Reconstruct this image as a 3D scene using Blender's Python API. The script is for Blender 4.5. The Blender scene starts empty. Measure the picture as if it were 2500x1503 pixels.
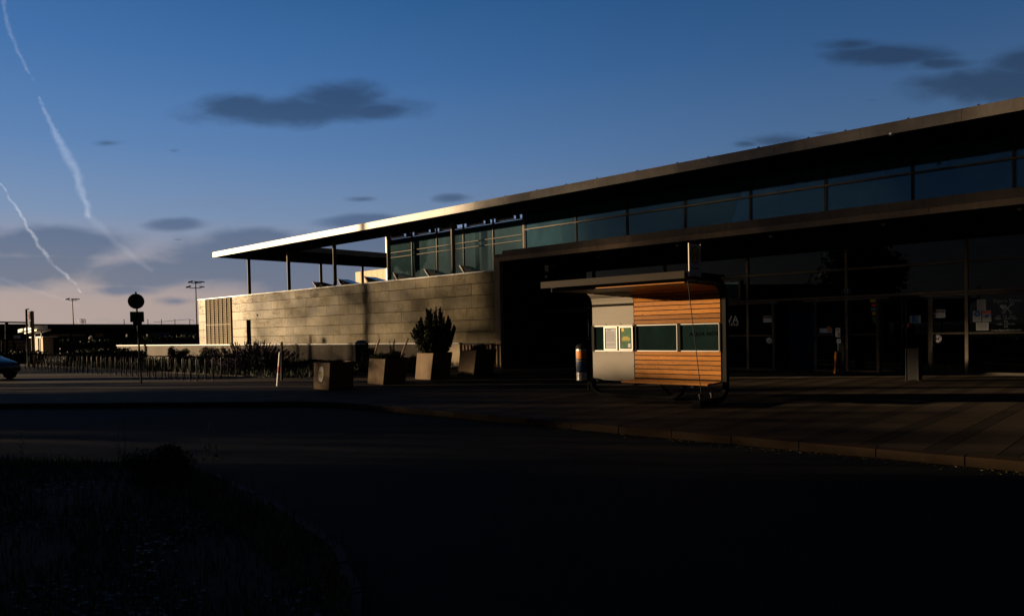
import bpy, bmesh, math, random
import numpy as np
from mathutils import Vector, Matrix
R = math.radians
random.seed(7); RNG = np.random.default_rng(7)
SC = bpy.context.scene
COL = SC.collection

# ------------------------------------------------------------------ camera
YAW, PITCH, ROLL = R(42.745), R(-1.2), R(-1.16)
FPX, SHY, EYE = 1796.9, 0.0383, 1.6
cd = bpy.data.cameras.new('camera'); cam = bpy.data.objects.new('camera', cd); COL.objects.link(cam)
CM = Matrix.Rotation(YAW, 3, 'Z') @ Matrix.Rotation(math.pi/2+PITCH, 3, 'X') @ Matrix.Rotation(ROLL, 3, 'Z')
cam.matrix_world = Matrix.Translation((0, 0, EYE)) @ CM.to_4x4()
cd.sensor_width = 36; cd.lens = 36*FPX/2500; cd.shift_y = SHY; cd.clip_end = 5000; cd.clip_start = .05
SC.camera = cam

def ray(px, py):
    return CM @ Vector(((px-1250)/FPX, -(py-751.5-SHY*2500)/FPX, -1.))
def at(px, py, X=None, Y=None, Z=None, D=None):
    """point of the site surveyed from the photograph: ray through a pixel met with a world plane"""
    d = ray(px, py)
    if X is not None: t = X/d.x
    elif Y is not None: t = Y/d.y
    elif Z is not None: t = (Z-EYE)/d.z
    else: t = D/math.hypot(d.x*FW.x+d.y*FW.y, 0)
    return Vector((0, 0, EYE))+d*t
FW = Vector((-math.sin(YAW), math.cos(YAW), 0)); RT = Vector((math.cos(YAW), math.sin(YAW), 0))

# ------------------------------------------------------------------ light
SUN_EL = R(6.0); LX, LY = .85, .53
SUN_ROT = math.atan2(-LX, -LY)
sd = bpy.data.lights.new('sun', 'SUN'); sd.energy = 5.0; sd.color = (1, .73, .44); sd.angle = R(.55)
so = bpy.data.objects.new('sun', sd); COL.objects.link(so); so.location = (-60, -40, 30)
Lv = Vector((LX*math.cos(SUN_EL), LY*math.cos(SUN_EL), -math.sin(SUN_EL)))
so.rotation_euler = Lv.to_track_quat('-Z', 'Y').to_euler()
SC.view_settings.view_transform = 'Standard'; SC.view_settings.look = 'None'
SC.view_settings.exposure = 1.0; SC.view_settings.gamma = 1.0
SC.cycles.max_bounces = 6; SC.cycles.transparent_max_bounces = 12

# ------------------------------------------------------------------ node helper
class NT:
    def __init__(s, tree): s.t = tree; s.n = tree.nodes; s.l = tree.links
    def _in(s, sock, v):
        if v is None: return
        if isinstance(v, bpy.types.NodeSocket): s.l.new(v, sock)
        else: sock.default_value = v
    def math(s, op, a, b=None, c=None, clamp=False):
        n = s.n.new('ShaderNodeMath'); n.operation = op; n.use_clamp = clamp
        for i, v in enumerate((a, b, c)): s._in(n.inputs[i], v)
        return n.outputs[0]
    def vec(s, op, a, b=None, sc=None):
        n = s.n.new('ShaderNodeVectorMath'); n.operation = op
        s._in(n.inputs[0], a); s._in(n.inputs[1], b)
        if sc is not None: s._in(n.inputs['Scale'], sc)
        return n.outputs['Value'] if op in ('LENGTH', 'DOT_PRODUCT') else n.outputs['Vector']
    def comb(s, x, y, z):
        n = s.n.new('ShaderNodeCombineXYZ')
        for i, v in enumerate((x, y, z)): s._in(n.inputs[i], v)
        return n.outputs[0]
    def sep(s, v):
        n = s.n.new('ShaderNodeSeparateXYZ'); s.l.new(v, n.inputs[0]); return n.outputs
    def noise(s, v, scale, detail=4, rough=.5, dist=0):
        n = s.n.new('ShaderNodeTexNoise'); s._in(n.inputs['Vector'], v)
        n.inputs['Scale'].default_value = scale; n.inputs['Detail'].default_value = detail
        n.inputs['Roughness'].default_value = rough; n.inputs['Distortion'].default_value = dist
        return n.outputs['Fac'], n.outputs['Color']
    def ramp(s, f, stops, mode='LINEAR'):
        n = s.n.new('ShaderNodeValToRGB'); s.l.new(f, n.inputs[0]); cr = n.color_ramp; cr.interpolation = mode
        while len(cr.elements) < len(stops): cr.elements.new(.5)
        for e, (p, c) in zip(cr.elements, stops):
            e.position = p; e.color = (*c, 1) if len(c) == 3 else c
        return n.outputs[0]
    def mix(s, f, a, b, mode='MIX'):
        n = s.n.new('ShaderNodeMix'); n.data_type = 'RGBA'; n.blend_type = mode
        s._in(n.inputs[0], f)
        for k, v in ((6, a), (7, b)):
            if isinstance(v, tuple) and len(v) == 3: v = (*v, 1)
            s._in(n.inputs[k], v)
        return n.outputs[2]
    def smooth(s, x, a, b):
        n = s.n.new('ShaderNodeMapRange'); n.interpolation_type = 'SMOOTHSTEP'
        s._in(n.inputs[0], x); n.inputs[1].default_value = a; n.inputs[2].default_value = b
        return n.outputs[0]

# ------------------------------------------------------------------ sky
def build_world():
    w = bpy.data.worlds.new('World'); SC.world = w; w.use_nodes = True
    n = NT(w.node_tree); n.n.clear()
    tc = n.n.new('ShaderNodeTexCoord'); d = tc.outputs['Generated']
    sky = n.n.new('ShaderNodeTexSky'); sky.sky_type = 'NISHITA'; sky.sun_disc = False
    sky.sun_elevation = SUN_EL; sky.sun_rotation = SUN_ROT; sky.air_density = 1.2; sky.dust_density = 1.5
    dz = n.sep(d)[2]
    ramp = n.ramp(dz, [(0., (.37, .30, .275)), (.045, (.36, .29, .275)), (.095, (.265, .26, .31)), (.15, (.160, .240, .385)),
                       (.23, (.090, .190, .385)), (.33, (.044, .136, .335)), (.42, (.022, .098, .265)), (.50, (.012, .055, .16)), (.62, (.003, .010, .035)), (1., (.0012, .004, .014))])
    sunh = (-LX, -LY, 0.)
    fwd = n.vec('DOT_PRODUCT', d, tuple(FW)); rt = n.vec('DOT_PRODUCT', d, tuple(RT))
    # brighter and warmer round the setting sun, dimmer on the far side
    sdot = n.vec('DOT_PRODUCT', d, sunh)
    az = n.smooth(sdot, -.55, .75)
    col = n.vec('SCALE', ramp, sc=n.math('MULTIPLY_ADD', az, .55, .66))
    # sky away from the north-western quarter dimmed so shaded faces get little fill
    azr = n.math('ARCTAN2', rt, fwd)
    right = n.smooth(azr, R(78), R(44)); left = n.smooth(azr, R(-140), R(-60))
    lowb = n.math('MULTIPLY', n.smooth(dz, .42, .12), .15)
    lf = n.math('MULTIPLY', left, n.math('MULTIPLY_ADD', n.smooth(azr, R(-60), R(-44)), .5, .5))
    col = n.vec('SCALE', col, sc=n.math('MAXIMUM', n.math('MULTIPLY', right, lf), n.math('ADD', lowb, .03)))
    glow = n.math('MULTIPLY', n.math('POWER', n.math('MAXIMUM', sdot, 0.), 8.), n.smooth(dz, .26, .02))
    col = n.vec('ADD', col, n.vec('SCALE', (.30, .22, .13), sc=glow))
    # tangent frame of the north-western sky in which the cloud banks and trails are laid out
    f_ = n.math('MAXIMUM', fwd, .05)
    u = n.math('DIVIDE', rt, f_); v = n.math('DIVIDE', dz, f_)
    uv = n.comb(u, v, 0.)
    def UV(px, py):
        r = ray(px, py); k = r.dot(FW); return (r.dot(RT)/k, r.z/k, 0.)
    nz, _ = n.noise(n.vec('MULTIPLY', uv, (1., 2.4, 1.)), 7., 4, .5, .4)
    nf, _ = n.noise(n.vec('MULTIPLY', uv, (1., 2.2, 1.)), 30., 4, .55)
    clouds = [(735, 270, 260, 42, 1.), (815, 242, 120, 44, 1.), (585, 262, 110, 36, 1.), (915, 272, 100, 26, .9),
              (2185, 135, 190, 34, .9), (2080, 108, 120, 22, .7), (2290, 155, 100, 20, .8), (2450, 215, 230, 46, 1.), (2530, 150, 120, 40, .9),
              (1905, 345, 110, 22, .8), (2010, 325, 80, 10, .4), (1825, 352, 55, 14, .7),
              (120, 592, 200, 40, .95), (30, 600, 110, 34, .8), (430, 547, 80, 18, .95), (262, 350, 85, 16, .5), (425, 368, 45, 14, .35),
              (650, 625, 240, 58, 1.), (760, 660, 270, 56, 1.), (620, 585, 130, 32, .95), (340, 666, 140, 36, .9), (60, 655, 190, 40, .9), (300, 708, 130, 20, .5), (540, 655, 140, 34, .9),
              (890, 543, 120, 20, 1.), (1105, 483, 60, 15, .8), (885, 486, 60, 12, .6), (880, 600, 150, 44, .9), (2130, 245, 60, 12, .2), (435, 585, 40, 9, .3), (430, 735, 90, 20, .3)]
    m = None
    for (cx, cy, a, b, wt) in clouds:
        c = UV(cx, cy)
        q = n.vec('MULTIPLY', n.vec('SUBTRACT', uv, c), (FPX/a, FPX/b, 0.))
        e = n.math('SUBTRACT', 1., n.vec('LENGTH', q))
        e = n.math('MAXIMUM', n.math('ADD', e, (wt-1.)*1.15), -1.5)
        m = e if m is None else n.math('MAXIMUM', m, e)
    dens = n.math('ADD', n.math('MULTIPLY_ADD', m, 1.5, .16), n.math('MULTIPLY_ADD', nz, 2.3, -1.15))
    dens = n.math('ADD', dens, n.math('MULTIPLY_ADD', nf, .7, -.35))
    dens = n.math('ADD', dens, n.math('MULTIPLY', n.smooth(dz, .16, .09), .42))
    cl = n.math('MULTIPLY', n.smooth(dens, -.25, 1.0), n.smooth(fwd, .1, .3))
    ccol = n.ramp(dz, [(0., (.145, .168, .230)), (.08, (.118, .150, .222)), (.15, (.075, .122, .225)), (.24, (.036, .078, .165)), (.3, (.026, .062, .145)), (.5, (.016, .040, .110))])
    ccol = n.vec('SCALE', ccol, sc=n.math('MULTIPLY_ADD', az, .5, .72))
    col = n.mix(n.math('MULTIPLY', cl, .92), col, ccol)
    # thin veil near the horizon
    nv, _ = n.noise(n.vec('MULTIPLY', uv, (1., 5., 1.)), 4., 5, .6)
    veil = n.math('MULTIPLY', n.smooth(nv, .5, .75), n.math('MULTIPLY', n.smooth(dz, .24, .06), .35))
    col = n.mix(veil, col, (.19, .20, .25))
    # two vapour trails
    _, nc = n.noise(uv, 60., 3, .6)
    uvj = n.vec('ADD', uv, n.vec('SCALE', n.vec('SUBTRACT', nc, (.5, .5, .5)), sc=.010))
    _, nc2 = n.noise(uv, 12., 2, .5)
    uvj = n.vec('ADD', uvj, n.vec('SCALE', n.vec('SUBTRACT', nc2, (.5, .5, .5)), sc=.004))
    trails = [([(4, -20), (18, 60), (33, 100), (50, 140), (65, 170), (82, 196)], [7, 8, 7, 6, 5, 3], .10),
              ([(94, 238), (106, 264), (117, 288), (132, 322), (146, 346), (164, 382), (181, 408), (190, 432), (194, 455), (203, 480), (212, 503), (213, 528)], [5, 6, 8, 10, 12, 16, 17, 15, 14, 12, 11, 11], .17),
              ([(213, 528), (232, 546), (252, 562), (276, 586), (312, 616), (368, 658)], [14, 14, 13, 12, 11, 9], .06),
              ([(-10, 432), (20, 475), (40, 505), (56, 535), (70, 560), (86, 582), (94, 600), (112, 622), (131, 646), (156, 670), (182, 692), (196, 714)], [3, 4, 4, 5, 5, 6, 6, 6, 6, 5, 5, 3], .26),
              ([(-10, 676), (60, 700), (130, 722), (190, 745)], [8, 7, 6, 4], .05), ([(69, 443), (76, 456)], [2, 1], .2)]
    for pts, wd, amp in trails:
        for i in range(len(pts)-1):
            a = Vector(UV(*pts[i])); b = Vector(UV(*pts[i+1])); ba = b-a
            p = n.vec('SUBTRACT', uvj, tuple(a))
            t = n.math('DIVIDE', n.vec('DOT_PRODUCT', p, tuple(ba)), ba.length_squared, clamp=True)
            dist = n.vec('LENGTH', n.vec('SUBTRACT', p, n.vec('SCALE', tuple(ba), sc=t)))
            k = n.smooth(dist, (wd[i]+wd[i+1])/2*1.1/FPX, 0.)
            k = n.math('MULTIPLY', k, n.math('MULTIPLY_ADD', nf, 1.3, .1, clamp=True))
            m = k if i == 0 else n.math('MAXIMUM', m, k)
        m = n.math('MULTIPLY', m, n.smooth(fwd, .1, .3))
        col = n.vec('ADD', col, n.vec('SCALE', (amp, amp*.95, amp*.9), sc=m))
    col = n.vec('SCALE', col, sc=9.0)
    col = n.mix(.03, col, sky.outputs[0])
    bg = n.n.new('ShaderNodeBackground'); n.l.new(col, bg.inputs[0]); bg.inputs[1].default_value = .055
    out = n.n.new('ShaderNodeOutputWorld'); n.l.new(bg.outputs[0], out.inputs[0])
build_world()

# ------------------------------------------------------------------ materials
MATS = {}
def mat(name, col, rough=.6, metal=0., spec=.2, var=.12, scale=3., bump=0., bscale=40., stretch=None, col2=None, coat=0., attr=None, emit=None):
    if name in MATS: return MATS[name]
    m = bpy.data.materials.new(name); m.use_nodes = True; n = NT(m.node_tree)
    b = n.n['Principled BSDF']; tc = n.n.new('ShaderNodeTexCoord'); P = tc.outputs['Object']
    if stretch: P = n.vec('MULTIPLY', P, stretch)
    f, _ = n.noise(P, scale, 5, .6)
    lo = tuple(c*(1-var) for c in col); hi = tuple(min(1, c*(1+var)) for c in (col2 or col))
    c = n.ramp(f, [(.3, lo), (.7, hi)])
    if attr:
        a = n.n.new('ShaderNodeAttribute'); a.attribute_name = 'tone'
        c = n.vec('SCALE', c, sc=n.math('MULTIPLY_ADD', a.outputs['Fac'], attr, 1-attr/2))
    n.l.new(c, b.inputs['Base Color'])
    b.inputs['Roughness'].default_value = rough; b.inputs['Metallic'].default_value = metal
    b.inputs['Specular IOR Level'].default_value = spec; b.inputs['Coat Weight'].default_value = coat
    if bump:
        g, _ = n.noise(P, bscale, 4, .6); bn = n.n.new('ShaderNodeBump'); bn.inputs['Strength'].default_value = bump
        bn.inputs['Distance'].default_value = .02; n.l.new(g, bn.inputs['Height']); n.l.new(bn.outputs[0], b.inputs['Normal'])
    if emit:
        b.inputs['Emission Color'].default_value = (*emit[0], 1); b.inputs['Emission Strength'].default_value = emit[1]
    MATS[name] = m; return m

def glass_mat(name, tint, refl=1.0, rough=.0, ior=1.6, dust=None):
    m = bpy.data.materials.new(name); m.use_nodes = True; n = NT(m.node_tree); n.n.clear()
    tr = n.n.new('ShaderNodeBsdfTransparent'); tr.inputs[0].default_value = (*tint, 1)
    gl = n.n.new('ShaderNodeBsdfGlossy'); gl.inputs['Roughness'].default_value = rough; gl.inputs[0].default_value = (*refl, 1) if isinstance(refl, tuple) else (refl, refl, refl, 1)
    fr = n.n.new('ShaderNodeFresnel'); fr.inputs[0].default_value = ior
    tc = n.n.new('ShaderNodeTexCoord')
    _, nc = n.noise(tc.outputs['Object'], .8, 2, .5)
    bp = n.n.new('ShaderNodeBump'); bp.inputs['Strength'].default_value = .06; bp.inputs['Distance'].default_value = .02; n.l.new(nc, bp.inputs['Height'])
    n.l.new(bp.outputs[0], gl.inputs['Normal'])
    mx = n.n.new('ShaderNodeMixShader'); n.l.new(fr.outputs[0], mx.inputs[0]); n.l.new(tr.outputs[0], mx.inputs[1]); n.l.new(gl.outputs[0], mx.inputs[2])
    out = mx.outputs[0]
    if dust:                                       # a film of dust that catches the sun
        df = n.n.new('ShaderNodeBsdfDiffuse'); dn, _ = n.noise(n.vec('MULTIPLY', tc.outputs['Object'], (1., 1., .4)), 1.6, 5, .6)
        n.l.new(n.vec('SCALE', dust, sc=n.math('MULTIPLY_ADD', dn, 1.6, .2)), df.inputs[0]); ad = n.n.new('ShaderNodeAddShader'); n.l.new(out, ad.inputs[0]); n.l.new(df.outputs[0], ad.inputs[1]); out = ad.outputs[0]
    o = n.n.new('ShaderNodeOutputMaterial'); n.l.new(out, o.inputs[0]); MATS[name] = m; return m

def slate_mat():
    m = bpy.data.materials.new('stone_slate'); m.use_nodes = True; n = NT(m.node_tree); b = n.n['Principled BSDF']
    tc = n.n.new('ShaderNodeTexCoord'); P = tc.outputs['Object']
    a = n.n.new('ShaderNodeAttribute'); a.attribute_name = 'tone'; tone = a.outputs['Fac']
    a2 = n.n.new('ShaderNodeAttribute'); a2.attribute_name = 'rip'; rip = a2.outputs['Fac']
    off = n.comb(n.math('MULTIPLY', tone, 37.), 0., n.math('MULTIPLY', tone, 91.)); Q = n.vec('ADD', P, off)
    f, _ = n.noise(n.vec('MULTIPLY', Q, (1., 1., .6)), 3.2, 6, .62, .4)
    f2, _ = n.noise(n.vec('MULTIPLY', Q, (1., 1., .25)), 14., 5, .6)
    c = n.ramp(f, [(.25, (.150, .105, .036)), (.55, (.200, .146, .054)), (.8, (.27, .205, .085))])
    c = n.vec('SCALE', c, sc=n.math('MULTIPLY_ADD', tone, .55, .72))
    c = n.vec('SCALE', c, sc=n.math('MULTIPLY_ADD', f2, .5, .75))
    n.l.new(c, b.inputs['Base Color'])
    # riven face: long vertical scallops, strong on some slabs, faint on others
    x, y, z = n.sep(Q)
    warp, _ = n.noise(Q, 2.4, 3, .6); warp2, _ = n.noise(Q, 9., 3, .6)
    ph = n.math('ADD', n.math('MULTIPLY', x, 52.), n.math('MULTIPLY', warp, 26.))
    wv = n.math('SINE', n.math('ADD', ph, n.math('MULTIPLY', z, 5.)))
    wv = n.math('MULTIPLY', wv, n.smooth(warp2, .35, .62))
    zb = n.math('SINE', n.math('ADD', n.math('MULTIPLY', z, 24.), n.math('MULTIPLY', warp, 18.)))
    h = n.math('MULTIPLY', n.math('MULTIPLY', wv, n.math('MULTIPLY_ADD', zb, .4, .6)), rip)
    fn, _ = n.noise(n.vec('MULTIPLY', Q, (1., 1., .35)), 26., 4, .6)
    h = n.math('ADD', n.math('MULTIPLY', h, .75), n.math('MULTIPLY', fn, .45))
    bp = n.n.new('ShaderNodeBump'); bp.inputs['Strength'].default_value = .55; bp.inputs['Distance'].default_value = .016
    n.l.new(h, bp.inputs['Height']); n.l.new(bp.outputs[0], b.inputs['Normal'])
    b.inputs['Roughness'].default_value = .46; b.inputs['Specular IOR Level'].default_value = .10
    MATS['slate'] = m; return m

def wood_mat():
    m = bpy.data.materials.new('larch_wood'); m.use_nodes = True; n = NT(m.node_tree); b = n.n['Principled BSDF']
    tc = n.n.new('ShaderNodeTexCoord'); P = tc.outputs['Object']
    a = n.n.new('ShaderNodeAttribute'); a.attribute_name = 'tone'; tone = a.outputs['Fac']
    Q = n.vec('ADD', P, n.comb(n.math('MULTIPLY', tone, 53.), 0., n.math('MULTIPLY', tone, 17.)))
    S = n.vec('MULTIPLY', Q, (1.2, 14., 14.))
    f, _ = n.noise(S, 4., 6, .65, 1.2); f2, _ = n.noise(n.vec('MULTIPLY', Q, (.8, 3., 3.)), 2.5, 3)
    c = n.ramp(f, [(.3, (.23, .082, .011)), (.5, (.33, .126, .018)), (.72, (.42, .172, .029))])
    c = n.vec('SCALE', c, sc=n.math('MULTIPLY_ADD', tone, .50, .52)); c = n.vec('SCALE', c, sc=n.math('MULTIPLY_ADD', f2, .5, .75))
    # knots
    vo = n.n.new('ShaderNodeTexVoronoi'); n.l.new(n.vec('MULTIPLY', Q, (3.6, 0., 9.)), vo.inputs['Vector']); vo.inputs['Scale'].default_value = 1.
    k = n.smooth(vo.outputs['Distance'], .14, .05)
    c = n.mix(n.math('MULTIPLY', k, .85), c, (.09, .028, .008))
    n.l.new(c, b.inputs['Base Color']); b.inputs['Roughness'].default_value = .42
    bp = n.n.new('ShaderNodeBump'); bp.inputs['Strength'].default_value = .25; bp.inputs['Distance'].default_value = .004; b.inputs['Specular IOR Level'].default_value = .12
    n.l.new(f, bp.inputs['Height']); n.l.new(bp.outputs[0], b.inputs['Normal'])
    MATS['wood'] = m; return m

def concrete_mat(name, base, cell=None, streak=.35, var=.25):
    m = bpy.data.materials.new(name); m.use_nodes = True; n = NT(m.node_tree); b = n.n['Principled BSDF']
    tc = n.n.new('ShaderNodeTexCoord'); P = tc.outputs['Object']
    f, _ = n.noise(P, .9, 6, .65, .3); g, _ = n.noise(n.vec('MULTIPLY', P, (7., 7., .5)), 1., 5, .65); h, _ = n.noise(P, 30., 4, .7)
    c = n.ramp(f, [(.3, tuple(x*(1-var) for x in base)), (.7, tuple(x*(1+var*.7) for x in base))])
    c = n.vec('SCALE', c, sc=n.math('MULTIPLY_ADD', g, streak*2, 1-streak)); c = n.vec('SCALE', c, sc=n.math('MULTIPLY_ADD', h, .3, .85))
    n.l.new(c, b.inputs['Base Color']); b.inputs['Roughness'].default_value = .8; b.inputs['Specular IOR Level'].default_value = .12
    bp = n.n.new('ShaderNodeBump'); bp.inputs['Strength'].default_value = .35; bp.inputs['Distance'].default_value = .006
    n.l.new(h, bp.inputs['Height']); n.l.new(bp.outputs[0], b.inputs['Normal'])
    MATS[name] = m; return m

def asphalt_mat():
    m = bpy.data.materials.new('asphalt'); m.use_nodes = True; n = NT(m.node_tree); b = n.n['Principled BSDF']
    tc = n.n.new('ShaderNodeTexCoord'); P = tc.outputs['Object']
    f, _ = n.noise(P, .35, 6, .6); g, _ = n.noise(P, 70., 3, .7)
    c = n.ramp(f, [(.3, (.020, .019, .018)), (.7, (.034, .031, .027))]); c = n.vec('SCALE', c, sc=n.math('MULTIPLY_ADD', g, .9, .55))
    vo = n.n.new('ShaderNodeTexVoronoi'); n.l.new(P, vo.inputs['Vector']); vo.inputs['Scale'].default_value = 9.
    k = n.math('MULTIPLY', n.smooth(vo.outputs['Distance'], .07, .03), n.smooth(n.noise(P, 1.3, 2)[0], .6, .7))
    c = n.mix(k, c, (.16, .15, .13))
    n.l.new(c, b.inputs['Base Color']); b.inputs['Roughness'].default_value = .9; b.inputs['Specular IOR Level'].default_value = .04
    bp = n.n.new('ShaderNodeBump'); bp.inputs['Strength'].default_value = .5; bp.inputs['Distance'].default_value = .008
    n.l.new(g, bp.inputs['Height']); n.l.new(bp.outputs[0], b.inputs['Normal']); MATS['asphalt'] = m; return m

def paving_mat():
    m = bpy.data.materials.new('paving'); m.use_nodes = True; n = NT(m.node_tree); b = n.n['Principled BSDF']
    tc = n.n.new('ShaderNodeTexCoord'); P = tc.outputs['Object']; x, y, z = n.sep(P)
    s = n.math('DIVIDE', n.math('ADD', x, 100.), .78); cell = n.math('FLOOR', s); fr = n.math('FRACT', s)
    w = n.n.new('ShaderNodeTexWhiteNoise'); w.noise_dimensions = '1D'; n.l.new(cell, w.inputs['W']); rnd = w.outputs['Value']
    band = n.math('LESS_THAN', fr, .28)                      # a narrow dark course beside each wide slab course
    f, _ = n.noise(P, 1.1, 6, .65); g, _ = n.noise(P, 45., 3, .6); big, _ = n.noise(P, .16, 4, .6)
    c = n.ramp(f, [(.3, (.048, .035, .024)), (.7, (.078, .058, .040))])
    c = n.mix(n.math('MULTIPLY', band, .5), c, (.016, .014, .013))
    c = n.vec('SCALE', c, sc=n.math('MULTIPLY_ADD', rnd, .35, .8)); c = n.vec('SCALE', c, sc=n.math('MULTIPLY_ADD', g, .4, .8))
    c = n.vec('SCALE', c, sc=n.math('MULTIPLY_ADD', big, 1., .5))
    e1 = n.math('LESS_THAN', n.math('ABSOLUTE', n.math('SUBTRACT', fr, .28)), .012)
    e2 = n.math('LESS_THAN', n.math('PINGPONG', s, .5), .014)
    sy = n.math('DIVIDE', n.math('ADD', y, n.math('MULTIPLY', rnd, 1.)), 1.0)
    e3 = n.math('MULTIPLY', n.math('LESS_THAN', n.math('PINGPONG', sy, .5), .007), .55)
    j = n.math('MAXIMUM', n.math('MAXIMUM', e1, e2), e3)
    c = n.mix(n.math('MULTIPLY', j, .9), c, (.006, .005, .005))
    n.l.new(c, b.inputs['Base Color']); b.inputs['Roughness'].default_value = .85; b.inputs['Specular IOR Level'].default_value = .06
    hh = n.math('SUBTRACT', n.math('MULTIPLY', g, .3), j)
    bp = n.n.new('ShaderNodeBump'); bp.inputs['Strength'].default_value = .4; bp.inputs['Distance'].default_value = .006
    n.l.new(hh, bp.inputs['Height']); n.l.new(bp.outputs[0], b.inputs['Normal']); MATS['paving'] = m; return m

slate_mat(); wood_mat(); asphalt_mat(); paving_mat()
concrete_mat('concrete', (.30, .215, .14)); fm_ = concrete_mat('fascia', (.36, .31, .26), streak=.25); fm_.node_tree.nodes['Principled BSDF'].inputs['Roughness'].default_value = .40; fm_.node_tree.nodes['Principled BSDF'].inputs['Specular IOR Level'].default_value = .22; concrete_mat('dull_concrete', (.16, .125, .095))
concrete_mat('lowwall', (.105, .086, .066), streak=.45); concrete_mat('planter', (.125, .084, .048), streak=.38); concrete_mat('kerb', (.034, .020, .010), streak=.2); concrete_mat('edging', (.020, .022, .026), streak=.2)
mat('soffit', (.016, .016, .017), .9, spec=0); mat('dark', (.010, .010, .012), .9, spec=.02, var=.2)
mat('frame', (.11, .09, .068), .55, .05, var=.15, spec=.1); mat('darkframe', (.03, .028, .027), .6, .0, spec=.1); mat('alu', (.60, .57, .53), .32, .7, var=.06)
mat('whitestrip', (.82, .80, .76), .4, var=.04); mat('poststeel', (.13, .10, .07), .6, spec=.1, var=.2); mat('steel', (.030, .030, .032), .6, 0, .1); mat('lightsteel', (.22, .19, .155), .45, .1)
mat('galv', (.045, .042, .039), .55, .2, var=.2, scale=12.); mat('panelmetal', (.175, .150, .120), .5, .0, var=.05, scale=1.2, stretch=(1, 1, 6))
mat('shelterframe', (.008, .007, .006), .7, 0, .08, var=.15); mat('rooffascia', (.016, .011, .007), .7, 0, .1)
mat('paper', (.40, .39, .41), .7, var=.04); mat('print', (.12, .12, .13), .7); mat('green', (.006, .065, .014), .45, var=.5, scale=9.); mat('yellow', (.45, .30, .02), .5)
mat('white', (.80, .80, .80), .5, var=.03); mat('red', (.55, .05, .03), .5); mat('blue', (.02, .07, .22), .5); mat('black', (.01, .01, .01), .6)
mat('signwhite', (.36, .40, .48), .5, var=.05); mat('signgreen', (.01, .10, .05), .5); mat('signyellow', (.40, .28, .03), .5); mat('plaquegrey', (.34, .33, .32), .6); mat('plaqueyellow', (.36, .29, .12), .6); mat('orange', (.62, .20, .02), .5)
mat('letter', (.55, .55, .53), .6, var=.02); mat('dimletter', (.22, .24, .25), .6); mat('rear', (.045, .05, .06), .55)
mat('soil', (.035, .028, .02), .95, var=.4, scale=6., bump=.6, bscale=25.)
mat('foliage', (.014, .020, .008), .7, var=.5, scale=1.5, col2=(.025, .032, .012), attr=.9, spec=.08)
mat('foliage_warm', (.060, .062, .016), .65, var=.5, scale=1.5, attr=.9, spec=.25)
mat('lavender', (.055, .032, .075), .7, var=.4, attr=.8, spec=.2); mat('bark', (.06, .045, .03), .9, bump=.5)
mat('grass', (.028, .042, .014), .7, var=.5, attr=1., spec=.2); mat('drygrass', (.14, .12, .045), .7, var=.4, attr=.9, spec=.2); mat('flower', (.45, .5, .5), .6)
mat('weed', (.10, .11, .085), .7, var=.3, attr=.6, spec=.2); mat('pinkweed', (.20, .12, .14), .7)
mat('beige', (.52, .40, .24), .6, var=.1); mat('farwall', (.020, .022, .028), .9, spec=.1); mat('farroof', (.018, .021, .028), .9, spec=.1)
mat('kioskwall', (.40, .31, .20), .7, var=.15, scale=.8); mat('carpaint', (.007, .022, .055), .35, .1, coat=.25); mat('tyre', (.015, .015, .015), .8)
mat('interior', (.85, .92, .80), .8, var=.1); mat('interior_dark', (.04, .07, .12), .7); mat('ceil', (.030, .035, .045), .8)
glass_mat('glass', (.34, .56, .58), (.45, .68, .70), ior=2.1, dust=(.018, .036, .042)); glass_mat('clere', (.50, .62, .66), (.26, .55, .85), ior=2.2, dust=(.018, .042, .050)); glass_mat('doorglass', (.34, .38, .40), (.40, .5, .6)); glass_mat('panecl', (.80, .86, .83), (.7, .95, .9), ior=2.1, dust=(.005, .011, .011))
glass_mat('smokedglass', (.04, .09, .085), .8)
mat('binprint', (.02, .05, .15), .4, var=.3); mat('skyblue', (.08, .18, .35), .4); mat('greenpane', (.03, .05, .035), .5)
mat('jointdark', (.03, .022, .012), spec=0); mat('chips', (.13, .15, .18), .8, var=.3, scale=9.); mat('rail_dark', (.055, .046, .036), .6, spec=.08, var=.15); mat('ink', (.001, .001, .001), spec=0); mat('louvre', (.22, .165, .09), .6, spec=.1); mat('brownpost', (.22, .13, .08), .7); mat('tile', (.05, .05, .05), .5)

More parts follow.
